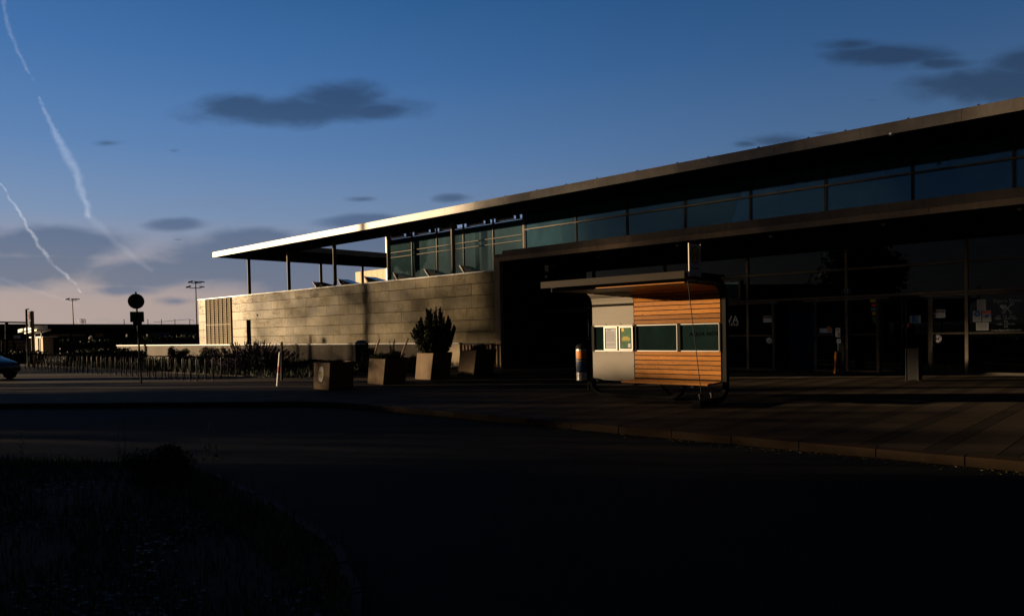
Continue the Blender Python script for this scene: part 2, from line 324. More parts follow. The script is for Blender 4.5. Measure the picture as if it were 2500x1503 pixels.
# ------------------------------------------------------------------ mesh builder
class MB:
    def __init__(s): s.v = []; s.f = []; s.t = []; s.r = []
    def poly(s, pts, faces, tone=None, rip=0.):
        o = len(s.v); s.v += [tuple(p) for p in pts]; s.f += [tuple(i+o for i in f) for f in faces]
        t = random.random() if tone is None else tone
        s.t += [t]*len(pts); s.r += [rip]*len(pts); s.q = getattr(s, 'q', []); s.q.append((o, len(pts), [tuple(i+0 for i in f) for f in faces], t)); return s
    def build_each(s, name, m, parent=None):
        for (o, n_, fs, t) in s.q:
            b = MB(); b.poly(s.v[o:o+n_], fs, t); b.build(name, m, parent)
    def box(s, x0, x1, y0, y1, z0, z1, tone=None, rip=0., bev=0.):
        if bev:
            b = bev; P = []
            for (x, sx) in ((x0, 1), (x1, -1)):
                pass
            # chamfered front (-Y) face
            pts = [(x0, y0+b, z0), (x1, y0+b, z0), (x1, y0+b, z1), (x0, y0+b, z1), (x0, y1, z0), (x1, y1, z0), (x1, y1, z1), (x0, y1, z1),
                   (x0+b, y0, z0+b), (x1-b, y0, z0+b), (x1-b, y0, z1-b), (x0+b, y0, z1-b)]
            fs = [(8, 9, 10, 11), (0, 1, 9, 8), (1, 2, 10, 9), (2, 3, 11, 10), (3, 0, 8, 11), (1, 0, 4, 5), (2, 1, 5, 6), (3, 2, 6, 7), (0, 3, 7, 4), (5, 4, 7, 6)]
            return s.poly(pts, fs, tone, rip)
        pts = [(x0, y0, z0), (x1, y0, z0), (x1, y1, z0), (x0, y1, z0), (x0, y0, z1), (x1, y0, z1), (x1, y1, z1), (x0, y1, z1)]
        return s.poly(pts, [(0, 3, 2, 1), (4, 5, 6, 7), (0, 1, 5, 4), (1, 2, 6, 5), (2, 3, 7, 6), (3, 0, 4, 7)], tone, rip)
    def obox(s, c, ax, ay, az, tone=None):
        """oriented box: centre and three half-axis vectors"""
        c = Vector(c); ax = Vector(ax); ay = Vector(ay); az = Vector(az)
        pts = [c+sx*ax+sy*ay+sz*az for sz in (-1, 1) for sx, sy in ((-1, -1), (1, -1), (1, 1), (-1, 1))]
        return s.poly(pts, [(0, 3, 2, 1), (4, 5, 6, 7), (0, 1, 5, 4), (1, 2, 6, 5), (2, 3, 7, 6), (3, 0, 4, 7)], tone)
    def bar(s, a, b, w, h=None, up=(0, 0, 1), tone=None):
        a = Vector(a); b = Vector(b); h = h or w; d = (b-a); L = d.length; d.normalize()
        u = Vector(up)
        if abs(d.dot(u)) > .98: u = Vector((1, 0, 0))
        sd_ = d.cross(u).normalized(); u2 = sd_.cross(d)
        return s.obox((a+b)/2, d*L/2, sd_*w/2, u2*h/2, tone)
    def tube(s, pts, rad, n=8, cap=True, tone=None):
        pts = [Vector(p) for p in pts]; rings = []; V = []; F = []
        rr = rad if isinstance(rad, (list, tuple)) else [rad]*len(pts)
        prev = None
        for i, p in enumerate(pts):
            d = (pts[min(i+1, len(pts)-1)]-pts[max(i-1, 0)]).normalized()
            if prev is None:
                u = Vector((0, 0, 1)) if abs(d.z) < .9 else Vector((1, 0, 0))
                a = d.cross(u).normalized()
            else:
                a = (prev-d*prev.dot(d)).normalized()
            prev = a; b = d.cross(a)
            for k in range(n):
                th = 2*math.pi*k/n; V.append(p+(a*math.cos(th)+b*math.sin(th))*rr[i])
        for i in range(len(pts)-1):
            for k in range(n):
                F.append((i*n+k, i*n+(k+1) % n, (i+1)*n+(k+1) % n, (i+1)*n+k))
        if cap: F.append(tuple(range(n-1, -1, -1))); F.append(tuple((len(pts)-1)*n+k for k in range(n)))
        return s.poly(V, F, tone)
    def lathe(s, c, prof, n=20, tone=None):
        V = []; F = []
        for (r, z) in prof:
            for k in range(n):
                th = 2*math.pi*k/n; V.append((c[0]+r*math.cos(th), c[1]+r*math.sin(th), c[2]+z))
        m = len(prof)
        for i in range(m-1):
            for k in range(n): F.append((i*n+k, i*n+(k+1) % n, (i+1)*n+(k+1) % n, (i+1)*n+k))
        F.append(tuple(range(n-1, -1, -1))); F.append(tuple((m-1)*n+k for k in range(n)))
        return s.poly(V, F, tone)
    def sweep(s, path, prof_w, prof_h, axis, tone=None):
        """rectangular section swept along a planar path; axis = normal of the path plane, w along axis, h in plane"""
        A = Vector(axis).normalized(); path = [Vector(p) for p in path]; V = []; F = []
        for i, p in enumerate(path):
            d = (path[min(i+1, len(path)-1)]-path[max(i-1, 0)]).normalized(); nn = A.cross(d).normalized()
            for sa, sn in ((-1, -1), (1, -1), (1, 1), (-1, 1)): V.append(p+A*sa*prof_w/2+nn*sn*prof_h/2)
        for i in range(len(path)-1):
            for k in range(4): F.append((i*4+k, i*4+(k+1) % 4, (i+1)*4+(k+1) % 4, (i+1)*4+k))
        F.append((3, 2, 1, 0)); e = (len(path)-1)*4; F.append((e, e+1, e+2, e+3))
        return s.poly(V, F, tone)
    def prism(s, pts2, fn, d0, d1, tone=None):
        """outline pts2 extruded between depths d0,d1 through fn(a,b,d)->xyz"""
        n = len(pts2); V = [fn(a, b, d0) for a, b in pts2]+[fn(a, b, d1) for a, b in pts2]
        F = [tuple(range(n)), tuple(range(2*n-1, n-1, -1))]+[(i, i+n, (i+1) % n+n, (i+1) % n) for i in range(n)]
        return s.poly(V, F, tone)
    def build(s, name, m, parent=None, smooth=False, origin=None):
        me = bpy.data.meshes.new(name); o_ = Vector(origin) if origin is not None else Vector((0, 0, 0))
        me.from_pydata([tuple(Vector(v)-o_) for v in s.v], [], s.f); me.update()
        bm = bmesh.new(); bm.from_mesh(me); bmesh.ops.recalc_face_normals(bm, faces=bm.faces); bm.to_mesh(me); bm.free()
        a = me.attributes.new('tone', 'FLOAT', 'POINT'); a.data.foreach_set('value', s.t)
        a = me.attributes.new('rip', 'FLOAT', 'POINT'); a.data.foreach_set('value', s.r)
        me.materials.append(MATS[m] if isinstance(m, str) else m)
        if smooth:
            for p in me.polygons: p.use_smooth = True
        ob = bpy.data.objects.new(name, me); COL.objects.link(ob)
        if parent is not None:
            ob.parent = parent
            w = parent_world(parent); ob.location = o_-w
        else: ob.location = o_
        return ob
def parent_world(o):
    w = Vector(o.location); p = o.parent
    while p is not None: w += Vector(p.location); p = p.parent
    return w
def tag(o, label=None, cat=None, group=None, kind=None):
    if label: o['label'] = label
    if cat: o['category'] = cat
    if group: o['group'] = group
    if kind: o['kind'] = kind
    return o
def empty(name, loc, label=None, cat=None, group=None):
    o = bpy.data.objects.new(name, None); COL.objects.link(o); o.location = loc; o.empty_display_size = .3
    return tag(o, label, cat, group)
def kids(o): return [c for c in bpy.data.objects if c.parent == o]
def copy_tree(o, parent=None):
    ch = kids(o); c = o.copy(); COL.objects.link(c); c.parent = parent
    for k in ch: copy_tree(k, c)
    return c
def text(name, body, size, org, xdir, up, m, parent=None, align='LEFT', depth=.003, spacing=1., sx=1.):
    cu = bpy.data.curves.new(name, 'FONT'); cu.body = body; cu.size = size; cu.align_x = align; cu.extrude = depth; cu.space_character = spacing
    cu.resolution_u = 3
    t = bpy.data.objects.new(name, cu); COL.objects.link(t); bpy.context.view_layer.update()
    me = bpy.data.meshes.new_from_object(t.evaluated_get(bpy.context.evaluated_depsgraph_get()))
    bpy.data.objects.remove(t)
    X = Vector(xdir).normalized(); U = Vector(up).normalized(); N = X.cross(U); org = Vector(org)
    w = parent_world(parent) if parent else Vector((0, 0, 0))
    M = Matrix(((X.x, U.x, N.x), (X.y, U.y, N.y), (X.z, U.z, N.z)))
    for v in me.vertices:
        c = Vector((v.co.x*sx, v.co.y, v.co.z)); v.co = M @ c
    me.materials.clear(); me.materials.append(MATS[m]); ob = bpy.data.objects.new(name, me); COL.objects.link(ob)
    ob.parent = parent; ob.location = org-w; return ob
def disc(c, r, X, U, th=.006, n=24, hole=None):
    """flat disc / ring prism facing X×U"""
    X = Vector(X); U = Vector(U); N = X.cross(U).normalized(); c = Vector(c); mb = MB()
    V = []; F = []
    if hole:
        for k in range(n):
            a = 2*math.pi*k/n; e = X*math.cos(a)+U*math.sin(a)
            V += [c+e*r, c+e*hole, c+e*r+N*th, c+e*hole+N*th]
        for k in range(n):
            a = k*4; b = ((k+1) % n)*4
            F += [(a, b, b+1, a+1), (a+2, a+3, b+3, b+2), (a, a+2, b+2, b), (a+1, b+1, b+3, a+3)]
    else:
        for z in (0, th):
            for k in range(n):
                a = 2*math.pi*k/n; V.append(c+(X*math.cos(a)+U*math.sin(a))*r+N*z)
        F = [tuple(range(n-1, -1, -1)), tuple(range(n, 2*n))]+[(k, (k+1) % n, (k+1) % n+n, k+n) for k in range(n)]
    mb.poly(V, F, .5); return mb

# leaf clouds -------------------------------------------------------
def leaves(cen, size, normal_up=.3, aspect=.5, tones=None):
    """many small leaf faces at the given centres -> MB"""
    mb = MB(); N = len(cen); d = RNG.normal(size=(N, 3)); d[:, 2] += normal_up; d /= np.linalg.norm(d, axis=1)[:, None]
    e = np.cross(d, RNG.normal(size=(N, 3))); e /= np.linalg.norm(e, axis=1)[:, None]
    s = size*(.6+.8*RNG.random(N))[:, None]
    a = cen+d*s; b = cen-d*s*.6; l = cen+e*s*aspect; r = cen-e*s*aspect
    V = np.stack([b, l, a, r], 1).reshape(-1, 3)
    mb.v = [tuple(x) for x in V]; mb.f = [(4*i, 4*i+1, 4*i+2, 4*i+3) for i in range(N)]
    t = RNG.random(N) if tones is None else tones
    mb.t = list(np.repeat(t, 4).astype(float)); mb.r = [0.]*(4*N); return mb
def blob_points(n, c, rad, lumps=9, seed=1, fill=.55):
    r = np.random.default_rng(seed); c = np.array(c, float); rad = np.array(rad, float)
    L = r.normal(size=(lumps, 3)); L /= np.linalg.norm(L, axis=1)[:, None]; L *= (r.random((lumps, 1))**.4)*.72
    lr = .30+.28*r.random(lumps); k = r.integers(0, lumps, n)
    q = r.normal(size=(n, 3)); q /= np.linalg.norm(q, axis=1)[:, None]; q *= (fill+(1-fill)*r.random((n, 1)))
    p = (L[k]+q*lr[k][:, None])
    return c+p*rad, (k*7 % lumps)/lumps*.6+.4*r.random(n)

# ================================================================== SETTING
def flat(name, pts, z, m, th=.0):
    mb = MB(); n = len(pts); mb.poly([(x, y, z) for x, y in pts], [tuple(range(n))], .5)
    o = mb.build(name, m); o['kind'] = 'structure'; return o
flat('ground', [(-900, -900), (900, -900), (900, 900), (-900, 900)], -.13, 'asphalt')
PZ = [(-23.5, 4.6), (-15.25, 10.3), (40, 10.3), (40, 26.6), (-75, 26.6), (-75, -30), (-70, -30)]
def slab(name, pts, z0, z1, m):
    mb = MB(); n = len(pts)
    mb.poly([(x, y, z0) for x, y in pts]+[(x, y, z1) for x, y in pts], [tuple(range(n, 2*n)), tuple(range(n-1, -1, -1))]+[(i, (i+1) % n, (i+1) % n+n, i+n) for i in range(n)], .5)
    o = mb.build(name, m); o['kind'] = 'structure'; return o
PZ = [(-75, -24.), (-23.5, 4.75), (-16.2, 9.9), (-15.0, 10.3), (30, 10.3), (30, 26.2), (-75, 26.2)]
slab('plaza', PZ, -.12, 0., 'paving')
# kerb stones along the plaza edge
kb = MB(); pts = [(-75, -24.), (-23.5, 4.75), (-16.2, 9.9), (-15.0, 10.3), (30, 10.3)]
for i in range(len(pts)-1):
    a = Vector((*pts[i], 0)); b = Vector((*pts[i+1], 0)); L = (b-a).length; n = max(1, round(L/1.0)); d = (b-a)/n; nn = Vector((d.y, -d.x, 0)).normalized()
    for k in range(n):
        p = a+d*k; q = p+d*.985; tn = random.random(); h = .004+.006*random.random()
        V = [p, q, q+nn*.15, p+nn*.15]
        kb.poly([(v.x, v.y, -.125) for v in V]+[(v.x, v.y, h-(.015 if j > 1 else 0)) for j, v in enumerate(V)], [(0, 3, 2, 1), (4, 5, 6, 7), (0, 1, 5, 4), (1, 2, 6, 5), (2, 3, 7, 6), (3, 0, 4, 7)], tn)
o = kb.build('kerb', 'kerb'); o['kind'] = 'structure'

# planted verge in the foreground: low soil bed inside a curved pale edging
VE = [(-16.5, 1.0), (-12.2, 2.75), (-9.9, 4.15), (-8.4, 4.0), (-6.85, 3.75), (-5.0, 3.25), (-4.0, 2.75), (-2.6, 1.7), (-1.6, .4), (-1.2, -2), (-6, -6), (-16, -6)]
def in_verge(x, y):
    c = False; n = len(VE)
    for i in range(n):
        x1, y1 = VE[i]; x2, y2 = VE[(i+1) % n]
        if (y1 > y) != (y2 > y) and x < (x2-x1)*(y-y1)/(y2-y1)+x1: c = not c
    return c
slab('verge', VE, -.14, -.075, 'soil')
eb = MB()
for i in range(len(VE)-3):
    a = Vector((*VE[i], 0)); b = Vector((*VE[i+1], 0)); d = (b-a).normalized(); nn = Vector((-d.y, d.x, 0))
    L = (b-a).length; k_ = 0.
    while k_ < L-.05:
        l_ = min(random.uniform(.45, .6), L-k_); p_ = a+d*k_+nn*random.uniform(-.008, .008); q_ = a+d*(k_+l_-.012)+nn*random.uniform(-.008, .008); h_ = -.062+random.uniform(-.012, .008)
        V = [p_, q_, q_+nn*.07, p_+nn*.07]; k_ += l_
        eb.poly([(v.x, v.y, -.13) for v in V]+[(v.x, v.y, h_) for v in V], [(0, 3, 2, 1), (4, 5, 6, 7), (0, 1, 5, 4), (1, 2, 6, 5), (2, 3, 7, 6), (3, 0, 4, 7)])
o = eb.build('verge_edging', 'edging'); o['kind'] = 'structure'

# soil strip behind the racks, in front of the low wall
slab('planting_bed', [(-60, 14.0), (-26.6, 14.6), (-24.4, 17.5), (-24.2, 22.7), (-66, 22.7)], -.05, .035, 'soil')

# ================================================================== SWIMMING HALL
YG = 25.9; ZS = 7.1; ZT = 7.43; YF = 23.29
hall = empty('swimming_hall', (-20, 26, 0), 'long glazed swimming hall with a flat overhanging concrete roof on steel posts', 'building')
# roof: ring of slabs (front strip, left strip, back strip) and main plate over the hall
rf = MB()
rf.box(-49.16, 14, YF, YG, ZS, ZT, .5); rf.box(-49.16, -42.58, YG, 43.7, ZS, ZT, .5); rf.box(-42.58, -23.0, 39.9, 43.7, ZS, ZT, .5); rf.box(-23.0, 14, YG, 43.7, ZS, ZT, .5)
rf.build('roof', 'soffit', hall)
rs = MB(); x = -49.16
while x < 14:                                                     # precast fascia pieces with open joints
    w = 2.62; x1 = min(x+w, 14); rs.box(x+.006, x1-.006, YF-.035, YF-.003, ZS-.005, ZT+.004, random.random()); x = x1
rs.box(-49.20, -49.165, YF-.035, 43.7, ZS-.005, ZT+.004, .5)
rs.box(-42.57, -42.54, YG+.03, 39.87, ZS-.005, ZT+.004, .5)
rs.build('roof_fascia', 'fascia', hall)
dr = MB(); x = -48
while x < 12: dr.box(x, x+.05, YF+.02, YF+.07, ZT, ZT+.05); x += 1.05+random.random()
dr.box(-19.6, -19.3, 24.4, 24.6, ZT, ZT+.26)
dr.build_each('roof_bracket', 'poststeel', hall)
# posts
def ipost(name, X, Y, z0, z1, w=.08, d=.22):
    m = MB(); m.box(X-w/2, X+w/2, Y-d/2, Y+d/2, z0+.02, z1, .5)
    m.box(X-w/2-.02, X+w/2+.02, Y-d/2-.02, Y+d/2+.02, z0, z0+.02, .5)
    return m.build('post', 'poststeel', hall)
for i in range(5): ipost('post', -47.65+5.16*i, 25.05, 0., ZS)
for (X, Y) in ((-47.65, 30.75), (-47.65, 34.5), (-47.65, 39.8), (-41.5, 41.8), (-34, 41.8)): ipost('post', X, Y, 0., ZS)
# glazed screen of the left part
sg = empty('glass_screen', (-28, YG, 0)); sg.parent = hall; sg.location = Vector((-28, YG, 0))-Vector(hall.location)
gx = [-33.3, -31.2, -29.16, -27.13, -25.03, -23.02]
m = MB()
for X in gx[1:-1]: m.box(X-.022, X+.022, YG-.05, YG+.06, 4.2, ZS, .5)
for X in (gx[0], gx[-1]): m.box(X-.05, X+.05, YG-.055, YG+.065, .02, ZS-.005, .5)
m.build_each('mullion', 'frame', sg)
m = MB()
for z, h in ((6.90, .04), (6.15, .03), (5.88, .03), (4.6, .04)): m.box(gx[0]+.05, gx[-1]-.05, YG-.075, YG-.052, z-h/2, z+h/2, .5)
m.build_each('rail', 'frame', sg)
for a, b in zip(gx[:-1], gx[1:]):
    MB().box(a+.05, b-.05, YG, YG+.012, .3, 6.875, .5).build('pane', 'glass', sg)
# tilted top-hung vents right under the roof
for i, (a, b) in enumerate(((962, 992), (1020, 1053), (1081, 1106), (1147, 1187), (1219, 1261))):
    X0 = at(a, 560, Y=YG).x; X1 = at(b, 560, Y=YG).x; v = MB(); fy = YG-.20
    for (x0, x1, z0, z1) in ((X0, X1, 6.93, 6.985), (X0, X0+.045, 6.985, 7.095), (X1-.045, X1, 6.985, 7.095), (X0-.0, X1, 6.99, 7.0)): v.box(x0, x1, fy, fy+.04, z0, z1, .5)
    v.box(X0, X1, fy+.04, YG-.08, 6.93, 6.945, .5); w = v.build('top_window', 'fascia', sg)
    MB().box(X0+.045, X1-.045, fy+.012, fy+.02, 6.99, 7.095, .5).build('pane', 'glass', sg)
m = MB()
for i, (a, b) in enumerate(((993, 1002), (1053, 1062), (1108, 1116), (1187, 1197), (1262, 1270), (1013, 1020), (1074, 1081), (1141, 1147), (1212, 1219))):
    X0 = at(a, 560, Y=YG).x; X1 = at(b, 560, Y=YG).x; m.box(X0, X1, YG-.06, YG+.02, 6.93, 7.09, .5)
m.build_each('top_panel', 'dark', sg)
# inner courtyard fittings seen through the screen
# clerestory of the main part
cl = empty('clerestory', (-10, YG, 0)); cl.parent = hall; cl.location = Vector((-10, YG, 0))-Vector(hall.location)
cx = [-22.95]+[-19.95+2.69*i for i in range(14)]
m = MB()
for X in cx: m.box(X-.045, X+.045, YG-.04, YG+.08, 4.9, ZS, .5)
m.build_each('mullion', 'darkframe', cl)
m = MB(); m.box(cx[0], cx[-1], YG-.07, YG-.042, 6.33, 6.385, .5); m.build('rail', 'frame', cl)
for a, b in zip(cx[:-1], cx[1:]):
    for z0, z1 in ((4.95, 6.32), (6.39, 7.08)):
        MB().box(a+.05, b-.05, YG, YG+.012, z0, z1, .5).build('pane', 'clere', cl)
# interior behind the clerestory: ceiling, light partitions, rear wall
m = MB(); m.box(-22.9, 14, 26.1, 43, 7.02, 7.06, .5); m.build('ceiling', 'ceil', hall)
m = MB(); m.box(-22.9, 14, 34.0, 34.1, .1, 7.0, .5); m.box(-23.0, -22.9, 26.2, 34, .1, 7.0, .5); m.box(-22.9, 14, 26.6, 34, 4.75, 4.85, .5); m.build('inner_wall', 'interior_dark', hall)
for i, X in enumerate(cx):
    m = MB()
    for (a, b) in ((.55, .72), (1.15, 1.35), (1.55, 3.1)):
        m.box(X+a-2.2, X+b-2.2, 26.02, 26.04, 6.395, 6.66, .5)
    m.build_each('hanging_panel', 'interior', hall)
m = MB(); m.box(at(1393, 575, Y=26.9).x, at(1404, 575, Y=26.9).x, 26.9, 26.93, 5.25, 5.68, .5); m.box(at(1423, 575, Y=26.9).x, at(1434, 575, Y=26.9).x, 26.9, 26.93, 5.25, 5.66, .5); m.build_each('notice_board', 'skyblue', hall)
for i, X in enumerate((-22.3, -21.9, -21.4)):
    MB().tube([(X, 26.5+.3*i, 4.86), (X, 26.5+.3*i, 7.0)], .035).build('inner_pipe', 'interior', hall)
# canopy
cp = empty('entrance_canopy', (-10, 24, 4.68)); cp.parent = hall; cp.location = Vector((-10, 24, 4.68))-Vector(hall.location)
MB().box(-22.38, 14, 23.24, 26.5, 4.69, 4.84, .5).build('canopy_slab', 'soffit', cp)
m = MB(); x = -22.42; 
while x < 14: x1 = min(x+3.4, 14); m.box(x+.004, x1-.004, 23.2, 23.235, 4.66, 4.842, random.random()); x = x1
m.build('canopy_edge', 'concrete', cp)
m = MB(); x = -21.95
while x < 14: x1 = min(x+8.2, 14); m.box(x+.004, x1-.004, 23.24, 23.30, 4.852, 5.11, random.random()); x = x1
m.box(-22.45, -21.96, 23.24, 23.30, 4.852, 4.98, .5)
m.build('parapet', 'dull_concrete', cp)
MB().box(-22.44, -21.96, 23.30, 25.8, 4.85, 4.97, .5).build('parapet_return', 'dull_concrete', cp)
for i, (a, b) in enumerate(((1297, 637), (1463, 627), (1654, 600), (1882, 577), (2157, 548), (2490, 510))):
    p = at(a, b, Z=4.66); MB().lathe((p.x, p.y, 4.62), [(.05, .0), (.07, .03), (.07, .065)], 12).build('downlight', 'alu', cp)
for (a, b) in ((2177, 328),):
    p = at(a, b, Z=ZS-.03); MB().lathe((p.x, p.y, ZS-.07), [(.05, .0), (.08, .03), (.08, .065)], 12).build('downlight', 'alu', hall)
m = MB(); m.box(-22.42, -22.10, 23.21, 25.85, 0.0, 4.655, .5); m.build('end_pillar', 'concrete', hall)
MB().box(-22.095, -22.05, 23.40, 26.2, 0., 4.64, .5).build('porch_side_wall', 'dark', hall)
# entrance glazing
eg = empty('entrance_glazing', (-10, 26.33, 0)); eg.parent = hall; eg.location = Vector((-10, 26.33, 0))-Vector(hall.location)
ex = [-22.9+3.555*i for i in range(9)]
YD = 26.33
m = MB()
for X in ex: m.box(X-.045, X+.045, YD-.07, YD+.05, .0, 4.18, .5)
m.build_each('mullion', 'frame', eg)
m = MB(); m.box(ex[0], ex[-1], YD-.085, YD-.071, 3.46, 3.53, .5); m.box(ex[0], ex[-1], YD-.085, YD-.071, 2.52, 2.60, .5); m.box(ex[0], ex[-1], YD-.10, YD-.086, 2.44, 2.50, .5)
m.build_each('rail', 'frame', eg)
MB().box(ex[0], ex[-1], YD-.02, YD+.1, 4.185, 4.685, .5).build('lintel', 'dark', eg)
MB().box(ex[0], ex[-1], 26.2, 30, -.1, .012, .5).build('threshold', 'tile', eg)
segs = [(ex[0], -12.27, 1), (-12.27, -11.25, 1), (-9.73, -8.72, 1), (-8.72, -7.69, 1), (-6.1, -5.16, 1), (-5.16, ex[-1], 1)]
m = MB()
for (a, b, k) in segs:
    m.box(a, b, YD-.066, YD-.046, 1.245, 1.305, .5); m.box(a, b, YD-.066, YD-.046, .0, .07, .5)
for X in (-11.25, -9.73, -7.69, -6.1): m.box(X-.05, X+.05, YD-.068, YD+.03, 0, 2.52, .5)
m.build_each('low_rail', 'rail_dark', eg)
for a, b in zip(ex[:-1], ex[1:]):
    for z0, z1 in ((3.54, 4.18), (2.61, 3.45)): MB().box(a+.05, b-.05, YD, YD+.012, z0, z1, .5).build('pane', 'doorglass', eg)
for (a, b, k) in segs:
    n = max(1, round((b-a)/3.555)); st = (b-a)/n
    for i in range(n):
        for z0, z1 in ((1.31, 2.43), (.075, 1.24)): MB().box(a+st*i+.05, a+st*(i+1)-.05, YD, YD+.012, z0, z1, .5).build('pane', 'doorglass', eg)
for (a, b) in ((-6.86, -6.15), (-7.64, -6.93)):
    dd = MB(); dd.box(a, a+.05, YD-.03, YD+.02, .03, 2.43, .5); dd.box(b-.05, b, YD-.03, YD+.02, .03, 2.43, .5); dd.box(a+.05, b-.05, YD-.03, YD+.02, .03, .1, .5); dd.box(a+.05, b-.05, YD-.03, YD+.02, 2.36, 2.43, .5)
    dl = dd.build('door', 'darkframe', eg); MB().box(a+.051, b-.051, YD-.01, YD, .1, 2.36, .5).build('pane', 'doorglass', dl)
for X in (-10.6, -6.9):
    MB().box(X-.4, X+.4, YD-.19, YD-.1, 2.40, 2.51, .5).build('door_sensor', 'dark', eg)
MB().box(-11.18, -9.80, 27.6, 27.65, .02, 2.5, .5).build('inner_door', 'interior_dark', eg)
m = MB(); m.box(-9.0+.35, -9.0+.38, YD-.14, YD-.10, .8, 1.9, .5); m.bar((-8.635, YD-.1, .95), (-8.635, YD-.05, .95), .02); m.build('door_handle', 'lightsteel', eg)
# dark inside
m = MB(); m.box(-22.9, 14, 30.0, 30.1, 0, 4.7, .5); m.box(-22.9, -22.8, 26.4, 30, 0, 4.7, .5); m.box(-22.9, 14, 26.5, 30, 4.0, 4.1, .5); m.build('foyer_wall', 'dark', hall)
for (a, b, c, w) in ((1955, 672, 28.5, .75), (2025, 690, 29.4, .5), (2215, 656, 28.5, 1.0), (2275, 675, 29.4, .6), (2455, 705, 27.6, 1.3)):
    p = at(a, b, Y=c); MB().box(p.x-w/2, p.x+w/2, c, c+.12, p.z-.03, p.z+.03, .5).build('ceiling_lamp', 'lightsteel', hall)
for (x0, y0, x1, y1, c, mt) in ((2430, 818, 2487, 842, 27.5, 'interior'), (2368, 872, 2395, 905, 27.3, 'skyblue'), (2312, 882, 2345, 908, 27.6, 'interior'), (2105, 740, 2118, 748, 27., 'skyblue'), (2176, 903, 2190, 911, 27., 'interior')):
    a = at(x0, y0, Y=c); b = at(x1, y1, Y=c); MB().box(a.x, b.x, c, c+.3, max(.02, b.z), a.z, .5).build('display_box', mt, hall)
for (x0, y0, x1, y1, c, mt) in ((1365, 800, 1381, 822, 27.2, 'orange'), (1400, 795, 1416, 825, 27.2, 'red'), (1590, 800, 1604, 820, 27.4, 'skyblue'), (1430, 790, 1445, 800, 27.2, 'blue')):
    a = at(x0, y0, Y=c); b = at(x1, y1, Y=c); w = (b.x-a.x)/2
    MB().lathe(((a.x+b.x)/2, c, b.z), [(w*.8, 0), (w, (a.z-b.z)*.4), (w*.7, (a.z-b.z)*.8), (w*.3, a.z-b.z)], 12).build('display_toy', mt, hall)
MB().box(-21.0, -14.6, 27.5, 27.9, 1.20, 1.24, .5).build('display_shelf', 'frame', hall)
# stickers and lettering on the glazing
YS = YD-.012
def sticker(name, x0, y0, x1, y1, mt, label, yp=YS, th=.003):
    a = at(x0, y0, Y=yp); b = at(x1, y1, Y=yp); o = MB().box(a.x, b.x, yp-th, yp, b.z, a.z, .5).build(name, mt, eg); o['label'] = label; return o, a, b
for (x0, y0, x1, y1, lab) in ((1863, 771, 1885, 786, 'white notice with a dark header left of the open doorway'), (2277, 756, 2308, 775, 'white notice with a dark header right of the double doors')):
    o, a, b = sticker('glass_notice', x0, y0, x1, y1, 'paper', lab); h = a.z-b.z; w = b.x-a.x
    MB().box(a.x+.01, b.x-.01, YS-.006, YS-.0035, a.z-h*.38, a.z-.012, .5).build('notice_header', 'black', o)
    text('notice_text', 'Willkommen', h*.22, (a.x+w*.12, YS-.007, a.z-h*.29), (1, 0, 0), (0, 0, 1), 'paper', o, depth=.001)
    m = MB()
    for k in range(4): m.box(a.x+w*.3, b.x-w*.08, YS-.005, YS-.0035, a.z-h*(.5+.12*k), a.z-h*(.47+.12*k), .5)
    m.box(a.x+w*.06, a.x+w*.22, YS-.005, YS-.0035, b.z+h*.1, b.z+h*.45, .5); m.build('notice_print', 'print', o)
for (px, py, r, lab) in ((1878, 831, .115, 'round no dogs sticker left of the open doorway'), (2288.5, 826.5, .125, 'round no dogs sticker right of the double doors')):
    c = at(px, py, Y=YS); X = (1, 0, 0); U = (0, 0, 1)
    o = disc((c.x, YS, c.z), r, X, U, .003).build('dog_sticker', 'paper', eg); o['label'] = lab
    disc((c.x, YS-.0035, c.z), r*.93, X, U, .002, hole=r*.83).build('sticker_ring', 'print', o)
    dog = [(-.55, -.45), (-.42, -.45), (-.38, -.12), (.18, -.15), (.26, -.48), (.38, -.48), (.36, .08), (.48, .2), (.68, .24), (.62, .42), (.42, .52), (.32, .46), (.22, .16), (-.35, .12), (-.52, .42), (-.6, .36), (-.46, .02)]
    mb = MB(); mb.prism([(q[0]*r, q[1]*r) for q in dog], lambda a_, b_, d_: (c.x+a_, d_, c.z+b_), YS-.006, YS-.0036, .5); mb.build('dog_silhouette', 'black', o)
sticker('glass_notice', 2221, 770, 2248, 788, 'dimletter', 'pale landscape notice with a dark centre and an arrow on the door')
o, a, b = sticker('arrow_notice', 2226, 771, 2243, 787, 'blue', 'dark blue square with a white arrow', YS-.004)
text('arrow', '\u2191', .2, (a.x+.06, YS-.0085, b.z+.03), (1, 0, 0), (0, 0, 1), 'dimletter', o)
for (x0, y0, x1, y1, mt, lab) in ((2200, 790, 2206, 799, 'paper', 'small white arched sticker at the door edge'), (2212, 789, 2219, 798, 'red', 'small red arched sticker at the door edge'), (2059, 799, 2065, 807, 'red', 'small red arched sticker beside the door post'), (2073, 798, 2077, 807, 'red', 'narrow red sticker right of the door post'),
                      (2000, 801, 2032, 812, 'signwhite', 'pale blue strip notice'), (2124, 731, 2141, 737, 'signyellow', 'yellow sticker at the top of the pane'), (2127, 742, 2139, 748, 'red', 'red card sticker'), (2127, 751, 2139, 758, 'skyblue', 'red and blue card sticker'), (2130, 772, 2141, 787, 'signgreen', 'green card sticker'), (2385, 731, 2407, 757, 'dimletter', 'upper sheet of the four papers'),
                      (2375, 759, 2396, 785, 'dimletter', 'left sheet of the four papers'), (2398, 758, 2420, 785, 'dimletter', 'right sheet of the four papers'), (2383, 787, 2414, 806, 'dimletter', 'lower sheet of the four papers')):
    sticker('glass_sticker', x0, y0, x1, y1, mt, lab)
